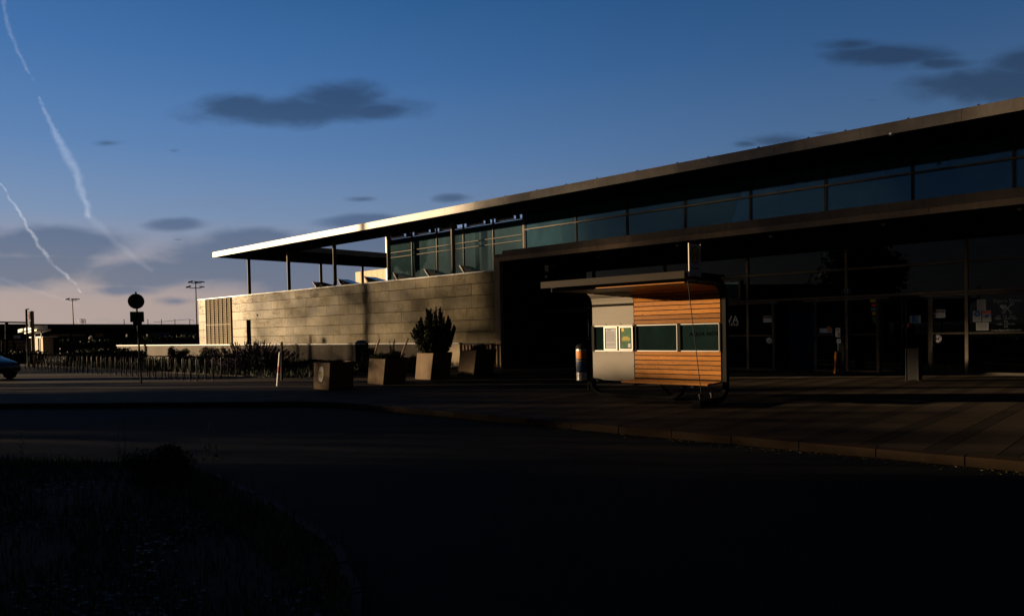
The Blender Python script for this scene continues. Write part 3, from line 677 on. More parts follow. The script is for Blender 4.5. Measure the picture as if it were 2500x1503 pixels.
c = at(2133, 765, Y=YS); disc((c.x, YS, c.z), .06, (1, 0, 0), (0, 0, 1), .003).build('glass_sticker', 'signyellow', eg)
c = at(2024, 802, Y=YS); m = MB()
for k in range(6): th = k*math.pi/3; m.lathe((c.x, YS-.02, c.z), [(.001, 0), (.001, .001)], 6) if 0 else m.prism([(math.cos(th+j*math.pi/4)*.035+math.cos(th)*.05, math.sin(th+j*math.pi/4)*.035+math.sin(th)*.07) for j in range(8)], lambda a_, b_, d_: (c.x+a_, d_, c.z+b_), YS-.012-.001*k, YS-.0045)
m.build('flower_sticker', 'orange', eg)
# papers print
for (x0, y0, x1, y1) in ((2387, 733, 2405, 755), (2377, 775, 2394, 783), (2400, 776, 2418, 783), (2386, 790, 2411, 803)):
    a = at(x0, y0, Y=YS-.004); b = at(x1, y1, Y=YS-.004); m = MB(); k = a.z
    while k > b.z: m.box(a.x, b.x-.03*random.random(), YS-.006, YS-.004, k-.012, k, .5); k -= .035
    m.build('paper_print', 'print', eg)
a = at(2386, 766, Y=YS-.004); disc((a.x, YS-.004, a.z), .085, (1, 0, 0), (0, 0, 1), .002, hole=.03).build('paper_print', 'blue', eg)
a = at(2409, 762, Y=YS-.004); MB().box(a.x-.11, a.x+.11, YS-.006, YS-.004, a.z-.03, a.z+.03, .5).build('paper_print', 'red', eg)
a = at(2409, 771, Y=YS-.004); MB().box(a.x-.05, a.x+.05, YS-.006, YS-.004, a.z-.04, a.z+.04, .5).build('paper_print', 'blue', eg)
# hairdresser lettering with comb and scissors
a = at(2425, 737, Y=YS); text('window_lettering', 'Figaro Franz Bichner', .145, (a.x, YS, a.z-.02), (1, 0, 0), (0, 0, 1), 'dimletter', eg)
for i, (t, py, s) in enumerate((('DI  MI  DO', 772, .10), ('9.00 - 18.00 Uhr', 777, .085), ('FR', 785, .10), ('9.00 - 18.00 Uhr', 790, .07), ('SA', 797, .10), ('www.figarofranz.com', 805, .09))):
    c = at(2456, py, Y=YS); text('window_lettering', t, s, (c.x, YS, c.z-.03), (1, 0, 0), (0, 0, 1), 'dimletter', eg, 'CENTER')
a = at(2445, 740, Y=YS); b = at(2465, 765, Y=YS); m = MB()
def ln(x0, y0, x1, y1, w): p = at(x0, y0, Y=YS); q = at(x1, y1, Y=YS); m.bar((p.x, YS-.002, p.z), (q.x, YS-.002, q.z), w, .003, up=(0, 1, 0))
for k in (0, 1):
    pass
ln(2452, 743, 2466, 760, .03); ln(2470, 742, 2452, 760, .03); ln(2443, 745, 2453, 754, .09)
for (qx, qy) in ((2468, 762), (2450, 762), (2471, 741)):
    c = at(qx, qy, Y=YS); m2 = disc((c.x, YS, c.z), .045, (1, 0, 0), (0, 0, 1), .003, hole=.028); m.poly(m2.v, m2.f, .5)
m.build('scissors_emblem', 'dimletter', eg)
# facade name
c = at(1803, 789.5, Y=YS); text('name_lettering', 'AQUA NOVA', .40, (c.x, YS, 1.765), (1, 0, 0), (0, 0, 1), 'letter', eg, 'RIGHT', spacing=1.12, sx=.9)
text('name_lettering', 'DAS ERLEBNISFREIBAD', .135, (c.x, YS, 1.66), (1, 0, 0), (0, 0, 1), 'letter', eg, 'RIGHT', spacing=1.28)
MB().box(-14.9, -12.33, YD+.02, YD+.03, .08, 2.43, .5).build('green_backing', 'greenpane', eg)
# house number plate
c = at(2066, 711, Y=YD-.12); hn = MB(); hn.prism([(-.13, -.09), (.13, -.09), (.16, -.06), (.16, .06), (.13, .09), (-.13, .09), (-.16, .06), (-.16, -.06)], lambda a_, b_, d_: (c.x+a_, d_, c.z+b_), YD-.13, YD-.11)
hp = hn.build('house_number', 'dark', eg); text('number', '12', .17, (c.x, YD-.1315, c.z-.055), (1, 0, 0), (0, 0, 1), 'letter', hp, 'CENTER')
m = MB(); rr = [(-.12, -.08), (.12, -.08), (.15, -.05), (.15, .05), (.12, .08), (-.12, .08), (-.15, .05), (-.15, -.05)]
for i in range(8):
    p, q = rr[i], rr[(i+1) % 8]; m.bar((c.x+p[0], YD-.132, c.z+p[1]), (c.x+q[0], YD-.132, c.z+q[1]), .008, .004, up=(0, 1, 0))
m.build('number_rim', 'dimletter', hp)
# opened tilt window above the shelter's right shoulder
a = at(1787, 679, Y=YD-.1); b = at(1815, 733, Y=YD-.1); m = MB(); x0, x1, z0, z1 = b.x-1.6, b.x-.1, 2.62, 3.38
for (p, q, r, s_) in ((x0, x1, z0, z0+.07), (x0, x1, z1-.07, z1), (x0, x0+.07, z0+.07, z1-.07), (x1-.07, x1, z0+.07, z1-.07)): m.box(p, q, YD-.14, YD-.1, r, s_, .5)
fw_ = m.build('casement_window', 'frame', eg); MB().box(x0+.07, x1-.07, YD-.125, YD-.115, z0+.07, z1-.07, .5).build('pane', 'glass', fw_)

# ================================================================== STONE WALL WING
sw = empty('stone_wall', (-37, 23.3, 0), 'long sunlit wall of pale riven stone slabs in front of the swimming hall', 'wall')
ZC = [1.10, 1.64, 2.17, 2.71, 3.27, 3.80, 4.27]
body = MB(); body.box(-51.66, -22.46, 23.335, 23.6, 0, 4.27, .5); body.build('wall_core', 'jointdark', sw)
sl = MB()
DX0, DX1, DZ = -44.83, -44.27, 2.70
for r_ in range(6):
    z0, z1 = ZC[r_]+.010, ZC[r_+1]-.010
    for (xa, xb) in ((-51.69, -50.50), (-46.78, -22.46)):
        x = xa
        first = True
        while x < xb-.05:
            w = random.choice((.62, .72, .9, .95, 1.0, 1.25)) if not first else random.uniform(.35, 1.)
            if xa < -50: w = random.uniform(.45, .75)
            first = False; x1 = min(x+w, xb)
            if xb-x1 < .2: x1 = xb
            y = 23.30+random.choice((0, 0, .002, .003, .005)); rip = random.choice((0, 0, .1, .35, .8, 1., 1.)) ; tn = random.random()
            g = .004
            def put(a_, b_, c_, d_):
                if b_-a_ > .03: sl.box(a_+random.choice((.001, .001, .004)), b_-.001, y, 23.333, c_, d_, tn, rip, bev=.003)
            if xb > -30 and x < DX1 and x1 > DX0 and z0 < DZ:
                zt = min(z1, DZ)
                put(x, min(x1, DX0), z0, z1); put(max(x, DX1), x1, z0, z1)
                if z1 > DZ: put(max(x, DX0), min(x1, DX1), DZ, z1)
            else: put(x, x1, z0, z1)
            x = x1
sl.build('stone_slabs', 'slate', sw)
m = MB(); x = -51.72
while x < -22.46: x1 = min(x+3.1, -22.46); m.box(x+.003, x1-.003, 23.25, 23.62, 4.275, 4.33, random.random()); x = x1
m.build('wall_cap', 'whitestrip', sw)
MB().box(DX0, DX1, 23.328, 23.334, .3, DZ, .5).build('door', 'ink', sw)
c = at(628, 769, Y=23.3); MB().lathe((0, 0, 0), [(.001, 0)], 4)
o = disc((c.x, 23.295, c.z), .06, (1, 0, 0), (0, 0, 1), .03).build('vent_hole', 'black', sw)
# louvre field
m = MB()
for i in range(7):
    X = -50.46+3.62*i/6; m.box(X-.025, X+.025, 23.22, 23.3, 1.1, 4.26, .9)
m.box(-50.48, -46.8, 23.225, 23.262, 2.47, 2.53, .9)
lv = m.build('louvre_frame', 'louvre', sw)
m = MB(); z = 1.12
while z < 4.24:
    for i in range(6):
        X0 = -50.435+3.62*i/6; X1 = X0+3.62/6-.05; dz = random.uniform(-.016, .016); m.poly([(X0, 23.255, z+dz), (X1, 23.255, z-dz), (X1, 23.28, z+.075-dz), (X0, 23.28, z+.075+dz), (X0, 23.262, z-.002+dz), (X1, 23.262, z-.002-dz), (X1, 23.288, z+.073-dz), (X0, 23.288, z+.073+dz)], [(0, 1, 2, 3), (7, 6, 5, 4), (0, 4, 5, 1), (1, 5, 6, 2), (2, 6, 7, 3), (3, 7, 4, 0)])
    z += .125
m.build('louvre_slats', 'louvre', sw)
# tilted rooflight flaps behind the wall top
for (a, b, c_) in (((765, 688), (776, 705), (810, 699)), ((825, 681), (837, 697), (869, 691)), ((891, 675), (902, 690), (936, 685)), ((961, 666), (973, 682), (1007, 677)), ((1037, 657), (1051, 674), (1084, 670)), ((1123, 648), (1137, 666), (1166, 661))):
    P = [at(*a, Y=24.), at(*b, Y=24.), at(*c_, Y=24.)]; P[1].z = 4.2; P[2].z = 4.36; P[1].x += .1
    w = MB(); w.prism([(p.x, p.z) for p in P], lambda q, r, d: (q, d, r), 24.0, 24.7, .5); ob = w.build('rooflight', 'smokedglass', sw)
    MB().bar((P[0].x, 23.97, P[0].z+.01), (P[1].x, 23.97, P[1].z), .07, .05, up=(0, 1, 0)).build('rooflight_frame', 'lightsteel', sw)

# low concrete wall in front with a metal cap
lw = empty('low_wall', (-45, 22.9, 0), 'low concrete garden wall with a bright metal cap along the foot of the stone wall', 'wall')
m = MB(); xs = [-66.2, -60.5, -55, -49.5, -44, -38.5, -34.6, -29.15, -25.3]
for a, b in zip(xs[:-1], xs[1:]): m.box(a+.012, b-.012, 22.86, 23.04, .0, 1.10, random.random())
m.build_each('wall_panels', 'lowwall', lw)
m = MB(); m.box(-66.25, -24.35, 22.82, 23.08, 1.105, 1.155, .5); m.build('wall_cap', 'whitestrip', lw)
MB().box(-25.29, -24.4, 22.9, 23.0, .0, 1.10, .5).build('end_panel', 'beige', lw)
rl = empty('slatted_railing', (-23.4, 22.95, 0), 'short dark slatted railing between the low wall and the concrete pillar', 'railing')
m = MB(); X = -24.25
while X < -22.5: m.box(X, X+.10, 22.93, 22.96, .12, 1.06, .5); X += .215
m.build('slats', 'brownpost', rl); m = MB(); m.box(-24.3, -22.46, 22.915, 22.975, 1.065, 1.13, .5); m.box(-24.3, -22.46, 22.92, 22.97, .06, .115, .5); m.build('rail', 'darkframe', rl)

# ================================================================== BUS SHELTER
sh = empty('bus_shelter', (-9, 14.2, 0), 'curved bus shelter with orange wooden slats, grey metal panels and a bench', 'bus shelter')
PY = 14.60; XL, XM, XR = -10.80, -9.585, -7.40
def arc(c, r, a0, a1, n=8): return [(c[0]+r*math.cos(R(a0+(a1-a0)*i/n)), c[1]+r*math.sin(R(a0+(a1-a0)*i/n))) for i in range(n+1)]
# path of the lining in the Y-Z plane: seat front -> back -> ceiling
RAD = .30
low = arc((PY-.13, .43+.13), .13, 270, 360, 6); top = arc((PY-RAD, 2.50-RAD), RAD, 0, 90, 10)
def hoop(X, foot):
    p = []
    if foot: p += [(13.50, .075)]+arc((14.66-.36, .075+.36), .36, 270, 360, 10)
    else: p += [(14.66, .34)]
    p += arc((14.66-.42, 2.60-.42), .42, 0, 90, 10)+[(12.98, 2.645)]
    return [(X, y, z) for y, z in p]
fr = MB(); fr.sweep(hoop(-7.33, True), .09, .13, (1, 0, 0), .5); fr.build('hoop', 'shelterframe', sh)
fr = MB(); fr.sweep([(x, y+.09, z) for x, y, z in hoop(-10.74, False)], .09, .13, (1, 0, 0), .5); fr.build('hoop', 'shelterframe', sh)
u = [(-10.77, .34)]+[(x, z) for x, z in arc((-10.77+.36, .36+.06), .36, 180, 270, 8)]+[(x, z) for x, z in arc((-8.24-.36, .42), .36, 270, 360, 8)]+[(-8.24, .40)]
fr = MB(); fr.sweep([(x, 14.5, z) for x, z in u], .16, .07, (0, 1, 0), .5); fr.build('foot_rail', 'shelterframe', sh)
m = MB(); m.box(-10.5, -8.4, 14.35, 14.65, -.0, .022, .5); m.box(-7.45, -7.2, 13.32, 14.1, -.0, .02, .5); m.box(-7.42, -7.24, 13.36, 13.5, .02, .14, .5); m.build_each('base_plate', 'shelterframe', sh)
for (y_, z_) in ((13.52, .155), (14.0, .15)): MB().lathe((-7.33, y_, z_), [(.02, 0), (.02, .07), (.035, .07), (.035, .10), (.012, .11)], 10).build('bolt', 'galv', sh)
# wooden slats: upper back, ceiling, lower back, seat
def slats(path, name):
    """boards following a Y-Z polyline"""
    L = [0]
    for a, b in zip(path[:-1], path[1:]): L.append(L[-1]+math.hypot(b[0]-a[0], b[1]-a[1]))
    def pt(s):
        for i in range(len(L)-1):
            if s <= L[i+1] or i == len(L)-2:
                t = (s-L[i])/(L[i+1]-L[i]); return Vector((0, path[i][0]+(path[i+1][0]-path[i][0])*t, path[i][1]+(path[i+1][1]-path[i][1])*t))
    m = MB(); s = 0; W_, G = .084, .020
    while s+W_ < L[-1]:
        a = pt(s); b = pt(s+W_); d = (b-a).normalized(); nn = Vector((1, 0, 0)).cross(d)*.012; c = (a+b)/2; tn = random.random()
        m.obox(Vector(((XM+XR)/2, c.y, c.z)), Vector(((XR-XM)/2-.008, 0, 0)), d*(b-a).length/2, nn, tn); s += W_+G
    return m.build(name, 'wood', sh)
slats([(PY, 1.715), (PY, 2.20)]+top[1:]+[(13.02, 2.52)], 'ceiling_boards')
slats([(PY, 1.085), (PY, .452)], 'back_boards')
m = MB()
for k, y in enumerate((13.99, 14.09, 14.19, 14.29, 14.39, 14.49)): m.box(XM+.02, XR+.02-(.0 if k > 1 else .03), y, y+.086, .395+.003*k, .433+.003*k)
m.build('seat', 'wood', sh)
m = MB(); m.box(XM+.3, XM+.36, 14.0, 14.6, .34, .392, .5); m.box(XR-.4, XR-.34, 14.0, 14.6, .34, .392, .5); m.bar((-8.6, 14.5, .12), (-8.6, 14.1, .36), .04); m.build('seat_bracket', 'shelterframe', sh)
MB().box(XM, XR, PY+.02, PY+.035, .45, 1.08, .5).build('back_sheet', 'shelterframe', sh)
m = MB()
P_ = [(PY+.028, 1.70), (PY+.028, 2.20)]+arc((PY-RAD, 2.50-RAD), RAD+.03, 0, 90, 10)+[(13.0, 2.54)]
for a, b in zip(P_[:-1], P_[1:]): m.poly([(XL, *a), (XR, *a), (XR, *b), (XL, *b), (XL, a[0]+.004, a[1]+.004), (XR, a[0]+.004, a[1]+.004), (XR, b[0]+.004, b[1]+.004), (XL, b[0]+.004, b[1]+.004)], [(0, 1, 2, 3), (7, 6, 5, 4)], .5)
m.build('outer_sheet', 'shelterframe', sh)
# grey metal panels
m = MB(); pth = [(PY-.002, 1.70), (PY-.002, 2.08), (PY-.002, 2.13), (PY-.002, 2.16), (PY-.002, 2.20)]+arc((PY-RAD, 2.50-RAD), RAD-.004, 0, 90, 14)[1:]+[(13.1, 2.50)]
for a, b in zip(pth[:-1], pth[1:]): m.poly([(XL+.01, *a), (XM-.012, *a), (XM-.012, *b), (XL+.01, *b)], [(0, 1, 2, 3)], .5)
o = m.build('upper_panel', 'panelmetal', sh)
bmx = bmesh.new(); bmx.from_mesh(o.data); bmesh.ops.remove_doubles(bmx, verts=bmx.verts, dist=.001); bmx.to_mesh(o.data); bmx.free()
for p in o.data.polygons: p.use_smooth = True
m = MB(); x0, x1 = XL+.01, XM-.012
rr = [(x0, .385), ]+[(x1-.09+.09*math.cos(R(a)), .385+.09+.09*math.sin(R(a))) for a in range(-90, 1, 15)]+[(x1, 1.085), (x0, 1.085)]
m.prism(rr, lambda a, b, d: (a, d, b), PY-.012, PY-.002, .5); m.build('lower_panel', 'panelmetal', sh)
m = MB()
for z in (.41, .74, 1.06, 1.73, 2.16):
    for X in (XL+.035, (XL*2+XM)/3, (XL+2*XM)/3+.02, XM-.035):
        if z in (.74, 2.16) and X not in (XL+.035, XM-.035): continue
        q = disc((X, PY-.013, z), .011, (1, 0, 0), (0, 0, 1), .004, 8); m.poly(q.v, q.f, .5)
m.build('screws', 'galv', sh)
# window band: posts, rails, panes
m = MB()
for (a, b) in ((XL+.0, XL+.07), (-9.62, -9.52), (at(1654, 820, Y=PY).x+.01, at(1663, 820, Y=PY).x-.01), (XR-.03, XR)): m.box(a, b, PY-.03, PY+.03, 1.085, 1.70, .5)
m.build_each('window_post', 'shelterframe', sh)
m = MB()
PN = [(XL+.08, -9.63), (-9.515, at(1654, 820, Y=PY).x), (at(1663, 820, Y=PY).x, XR-.03)]
for (a, b) in PN: m.box(a, b, PY-.022, PY-.006, 1.088, 1.106, .5); m.box(a, b, PY-.022, PY-.006, 1.682, 1.698, .5)
for X in (PN[1][1], PN[2][1]): m.box(X-.012, X, PY-.022, PY-.006, 1.107, 1.68, .5)
m.build('window_trim', 'alu', sh)
for (a, b) in PN: MB().box(a, b, PY+.0, PY+.008, 1.107, 1.68, .5).build('window_pane', 'panecl', sh)
a = at(1765, 819, Y=PY-.003); text('pane_lettering', 'AQUA NOVA', .125, (a.x, PY-.003, a.z), (1, 0, 0), (0, 0, 1), 'ink', sh, 'RIGHT', depth=.0015, spacing=1.1)
# notice cases
for (x0, x1, mt, lab) in ((1473.5, 1506, 'paper', 'white timetable in its notice case'), (1510.5, 1544, 'green', 'green poster in its notice case')):
    a = at(x0, 797.5, Y=PY-.06).x; b = at(x1, 797.5, Y=PY-.06).x; z0, z1 = 1.115, 1.672; f = MB(); t = .03
    for (p, q, r, s_) in ((a, b, z0, z0+t), (a, b, z1-t, z1), (a, a+t, z0+t, z1-t), (b-t, b, z0+t, z1-t)): f.box(p, q, PY-.06, PY-.03, r, s_, .5)
    nc = f.build('notice_case', 'alu', sh); nc['label'] = lab
    MB().box(a+t, b-t, PY-.045, PY-.032, z0+t, z1-t, .5).build('case_back', 'dark', nc)
    MB().box(a+t+.02, b-t-.02, PY-.049, PY-.046, z0+t+.015, z1-t-.02, .5).build('poster', mt, nc)
    A, B, Z0, Z1 = a+t+.03, b-t-.03, z0+t+.025, z1-t-.03
    if mt == 'paper':
        m = MB(); z = Z1-.05
        while z > Z0: m.box(A, B-.02*random.random(), PY-.052, PY-.0495, z, z+.0055, .5); z -= .0125 if random.random() > .12 else .03
        m.build('print_lines', 'print', nc); text('heading', 'Fahrplan', .035, (A+.03, PY-.0505, Z1-.028), (1, 0, 0), (0, 0, 1), 'print', nc, depth=.001)
    else:
        disc((A+.045, PY-.0505, Z1-.02), .042, (1, 0, 0), (0, 0, 1), .002).build('yellow_disc', 'yellow', nc)
        m = MB()
        for k, (p, q) in enumerate(((.2, .75), (.1, .9), (.05, .95), (.1, .9))): m.box(A+(B-A)*p, A+(B-A)*q, PY-.052, PY-.0495, (Z0+Z1)/2+.03-.028*k, (Z0+Z1)/2+.044-.028*k, .5)
        m.build('print_lines', 'yellow', nc); MB().box(B-.075, B-.005, PY-.052, PY-.0495, Z0+.005, Z0+.10, .5).build('price_box', 'paper', nc)
# roof
m = MB(); m.box(-10.93, -7.27, 12.88, 14.55, 2.66, 2.715, .5); m.build('roof', 'shelterframe', sh)
m = MB(); m.box(-10.94, -7.265, 12.845, 12.878, 2.575, 2.72, .5); m.build('roof_edge', 'rooffascia', sh)
m = MB(); m.box(-10.93, -10.90, 13.2, 14.4, 2.50, 2.655, .5); m.box(-7.285, -7.262, 12.88, 14.3, 2.575, 2.70, .5); m.build_each('side_trim', 'shelterframe', sh)
m = MB(); m.tube([(-7.31, 13.06, 2.53), (-7.31, 13.55, .20)], .008, 6); m.build('tie_cable', 'steel', sh)

# stop sign above the shelter
bs = empty('bus_stop_sign', (-7.2, 13.15, 2.65), 'upright bus stop board with a green ring and letter H on the shelter roof', 'sign')
MB().box(-7.212, -7.2, 12.93, 13.39, 2.62, 3.25, .5).build('board', 'signwhite', bs)
m = MB(); m.box(-7.216, -7.199, 12.922, 12.93, 2.61, 3.26, .5); m.box(-7.216, -7.199, 13.39, 13.398, 2.61, 3.26, .5); m.build_each('board_edge', 'alu', bs)
cc = (-7.2, 13.16, 3.04); disc(cc, .165, (0, 1, 0), (0, 0, 1), .003, 28).build('yellow_disc', 'signyellow', bs)
disc((-7.1968, 13.16, 3.04), .175, (0, 1, 0), (0, 0, 1), .003, 28, hole=.148).build('green_ring', 'signgreen', bs)
text('letter', 'H', .26, (-7.1955, 13.16, 2.945), (0, 1, 0), (0, 0, 1), 'signgreen', bs, 'CENTER')
text('stop_name', 'Aqua Nova', .06, (-7.1985, 13.16, 2.76), (0, 1, 0), (0, 0, 1), 'print', bs, 'CENTER')
m = MB(); m.box(-7.25, -7.2, 13.13, 13.19, 2.56, 2.63, .5); m.build('bracket', 'shelterframe', bs)

# litter bin hanging beside the shelter
bn = empty('litter_bin', (-11.75, 15.6, 0), 'round steel litter bin with a blue and orange sticker left of the bus shelter', 'litter bin')
ca = at(1422, 900, Y=15.9); bx, by = ca.x, 15.9
z1b = at(1420, 852, Y=15.9).z; z0b = at(1420, 928, Y=15.9).z; rb = .17
MB().lathe((bx, by, z0b), [(rb*.96, 0), (rb, .02), (rb, z1b-z0b), (rb*.97, z1b-z0b)], 28).build('drum', 'alu', bn, smooth=False)
MB().lathe((bx, by, z1b+.001), [(rb*1.04, 0), (rb*1.04, .03), (rb*.98, .09), (rb*.7, .13), (rb*.3, .14)], 28).build('hood', 'shelterframe', bn, smooth=True)
def wrap(name, a0, a1, z0, z1, mt, rr=rb+.002):
    m = MB(); n = 12
    for i in range(n):
        t0 = R(a0+(a1-a0)*i/n); t1 = R(a0+(a1-a0)*(i+1)/n)
        P = [(bx+rr*math.cos(t0), by+rr*math.sin(t0)), (bx+rr*math.cos(t1), by+rr*math.sin(t1))]; Q = [(bx+(rr+.002)*math.cos(t), by+(rr+.002)*math.sin(t)) for t in (t0, t1)]
        m.poly([(*P[0], z0), (*P[1], z0), (*P[1], z1), (*P[0], z1), (*Q[0], z0), (*Q[1], z0), (*Q[1], z1), (*Q[0], z1)], [(4, 5, 6, 7), (3, 2, 1, 0), (4, 7, 3, 0), (5, 1, 2, 6), (7, 6, 2, 3), (4, 0, 1, 5)], .5)
    return m.build(name, mt, bn)
H_ = z1b-z0b
wrap('sticker', -115, 10, z0b+H_*.27, z0b+H_*.96, 'binprint'); wrap('sticker_orange', -113, 8, z0b+H_*.70, z0b+H_*.95, 'orange', rb+.0045); wrap('sticker_line', -113, 8, z0b+H_*.62, z0b+H_*.645, 'yellow', rb+.0045)
for k in (.55, .50, .42, .36): wrap('sticker_text', -95, -15, z0b+H_*k, z0b+H_*(k+.018), 'skyblue', rb+.0045)
m = MB(); m.bar((bx+.2, by, .0), (bx+.2, by, z1b+.05), .05); m.box(bx+.16, bx+.2, by-.03, by+.03, z0b+.1, z0b+.16, .5); m.box(bx+.16, bx+.2, by-.03, by+.03, z1b-.2, z1b-.14, .5); m.build('stand', 'shelterframe', bn)

# ================================================================== PLANTERS
def planter(name, px_l, px_m, px_r, pyl, pym, pyr, top_z, leanx, label, zt2=None):
    A = at(px_l, pyl, Z=0); B = at(px_m, pym, Z=0); C = at(px_r, pyr, Z=0); A.z = B.z = C.z = 0; D = A+(C-B)
    return A, B, C, D
def mk_planter(base, H, lean, label, extra=None):
    A, B, C, D = base; cen = (A+B+C+D)/4; e = empty('planter', (cen.x, cen.y, 0), label, 'planter', 'tapered concrete planters on the plaza')
    off = Vector(lean); T = [p+off+Vector((0, 0, H))+(p-cen)*.04 for p in (A, B, C, D)]; Bm = [A, B, C, D]; w = .07
    I = [p+(cen+off-p+Vector((0, 0, H))).normalized()*w*1.3 for p in T]; J = [p-Vector((0, 0, .12)) for p in I]
    m = MB(); m.poly(Bm+T+I+J, [(3, 2, 1, 0)]+[(i, (i+1) % 4, (i+1) % 4+4, i+4) for i in range(4)]+[(i+4, (i+1) % 4+4, (i+1) % 4+8, i+8) for i in range(4)]+[(i+8, (i+1) % 4+8, (i+1) % 4+12, i+12) for i in range(4)], .5)
    b = m.build('container', 'planter', e)
    bv = b.modifiers.new('b', 'BEVEL'); bv.width = .015; bv.segments = 2; bv.limit_method = 'ANGLE'; bv.angle_limit = R(40)
    m = MB(); m.poly(J, [(0, 1, 2, 3)], .5); m.build('soil', 'soil', e)
    return e, cen+off+Vector((0, 0, H))
Z0 = Vector((0, 0, 0))
def quad(l, m_, r):
    A = at(*l, Z=0); B = at(*m_, Z=0); C = at(*r, Z=0); return A, B, C, A+(C-B)
P1, c1 = mk_planter(quad((765, 949), (803, 952), (862, 944)), .80, (.22*RT.x, .22*RT.y, 0)*1 if 0 else tuple(RT*.06), 'concrete planter nearest the road with an oval plaque on its face')
P2, c2 = mk_planter(quad((897, 936), (935, 939), (990, 932)), .82, tuple(RT*.10), 'concrete planter with two leaning stakes and a spreading low shrub')
P3, c3 = mk_planter(quad((1013, 925), (1051, 927), (1097, 921)), .92, tuple(RT*.12), 'concrete planter holding the tall pointed conifer')
P4, c4 = mk_planter(quad((1117, 917), (1156, 918), (1204, 911)), .95, tuple(RT*.14), 'concrete planter nearest the pillar with a flat dark shrub')
# plaque on the first planter
A, B = at(765, 949, Z=0), at(803, 952, Z=0); d = (B-A).normalized(); A.z = B.z = 0
mid = (A+B)/2; up = Vector((RT.x*.06, RT.y*.06, .80)).normalized(); nrm = d.cross(up).normalized()
if nrm.dot(Vector((0, 0, EYE))-mid) < 0: nrm = -nrm
pc = mid+up*.46+nrm*.012
mb = MB(); ov = [(.155*math.cos(R(a)), .235*math.sin(R(a))) for a in range(0, 360, 12)]
mb.prism(ov, lambda a_, b_, d_: pc+d*a_+up*b_+nrm*d_, 0, .012, .5); pq = mb.build('plaque', 'plaquegrey', P1)
mb = MB(); mb.prism([(-.12, -.10), (.12, -.10), (.12, .10), (-.12, .10)], lambda a_, b_, d_: pc+d*a_+up*b_+nrm*d_, .013, .016, .5); mb.build('plaque_field', 'plaqueyellow', pq)
mb = MB()
for (a_, b_) in ((-.075, .03), (-.05, .055), (-.05, .005), (-.095, .05), (-.095, .01)): mb.prism([(a_+.014*math.cos(R(t)), b_+.014*math.sin(R(t))) for t in range(0, 360, 45)], lambda x_, y_, d_: pc+d*x_+up*y_+nrm*d_, .017, .019, .5)
for (a0, b0, a1, b1) in ((-.02, 0, .02, .06), (.0, .0, .03, .01), (.04, .06, .10, 0), (-.1, -.06, .1, -.06), (-.08, -.08, .08, -.08)): mb.bar(pc+d*a0+up*b0+nrm*.018, pc+d*a1+up*b1+nrm*.018, .008, .002, up=tuple(nrm))
mb.build('plaque_symbols', 'black', pq)
mb = MB()
for a_ in (-.09, .09): mb.prism([(a_+.014*math.cos(R(t)), -.155+.014*math.sin(R(t))) for t in range(0, 360, 45)], lambda x_, y_, d_: pc+d*x_+up*y_+nrm*d_, .012, .024, .5)
mb.build('plaque_bolts', 'whitestrip', pq)

def shrub(name, c, rad, n, size, label, cat, mt='foliage', seed=1, lumps=10, stem=True, group=None, fill=.4):
    e = empty(name, (c[0], c[1], max(0., c[2]-rad[2])), label, cat, group)
    p, t = blob_points(n, c, rad, lumps, seed, fill); leaves(p, size, .4, .4, t).build('foliage', mt, e)
    m = MB(); r = random.Random(seed)
    for k in range(7):
        q = Vector((c[0]+rad[0]*.6*(r.random()*2-1), c[1]+rad[1]*.6*(r.random()*2-1), c[2]+rad[2]*.5)); b = Vector((c[0], c[1], c[2]-rad[2]*.98)); m.tube([b, (b+q)/2+Vector((.05, 0, .05)), q], [.018, .012, .005], 5)
    m.build('stems', 'bark', e); return e
def spears(name, base, n, hmin, hmax, spread, lean, label, mt='foliage', seed=3, rad=.09, dens=60, lsize=.035, cat='shrub', shape=None):
    """upright shrub made of many pointed sprays"""
    r = np.random.default_rng(seed); e = empty(name, tuple(base), label, cat); pts = []; tone = []; st = MB(); base = np.array(base, float)
    for i in range(n):
        a = r.random()*2*math.pi; rr = spread*math.sqrt(r.random()); off = np.array([math.cos(a)*rr, math.sin(a)*rr, 0])
        k = 1-(rr/spread)**1.6; h = hmin+(hmax-hmin)*k*(.75+.35*r.random())
        b = base+off*.55; tip = base+off*(1+lean*.8)+np.array([0, 0, h]); m_ = int(dens*h)
        t = r.random(m_)**.8; w = rad*np.clip(np.minimum(.35+t*2., (1-t)*2.0+.02), 0, 1)
        q = r.normal(size=(m_, 3)); q /= np.linalg.norm(q, axis=1)[:, None]
        c = b+(tip-b)*t[:, None]+q*w[:, None]*r.random((m_, 1)); pts.append(c); tone.append(np.full(m_, r.random())*.6+.4*r.random(m_))
        st.tube([tuple(b), tuple((b+tip)/2), tuple(b+(tip-b)*.9)], [.012, .008, .003], 4)
    P = np.concatenate(pts); leaves(P, lsize, 1.6, .38, np.concatenate(tone)).build('foliage', mt, e); st.build('stems', 'bark', e); return e
b3 = c3-Vector((0, 0, .1))
spears('conifer', b3, 78, .80, 1.78, .70, .30, 'tall dark conifer with pointed upright sprays', rad=.125, dens=360, lsize=.044, seed=15)
shrub('low_shrub', (c1.x, c1.y, c1.z-.02), (.42, .42, .10), 1500, .03, 'flat shrub barely rising above the planter with the oval plaque', 'shrub', seed=11)
shrub('low_shrub', (c2.x, c2.y, c2.z+.05), (.62, .52, .24), 4200, .035, 'spreading bushy shrub under the two leaning stakes', 'shrub', seed=12, lumps=14)
spears('seedling', c2+Vector((.05, .1, .1)), 5, .3, .62, .16, .2, 'thin feathery seedling standing behind the spreading shrub', rad=.06, dens=110, lsize=.03, seed=6)
shrub('low_shrub', (c4.x-.05, c4.y, c4.z+.05), (.46, .42, .17), 2600, .032, 'low rounded shrub on the planter beside the pillar', 'shrub', seed=13)
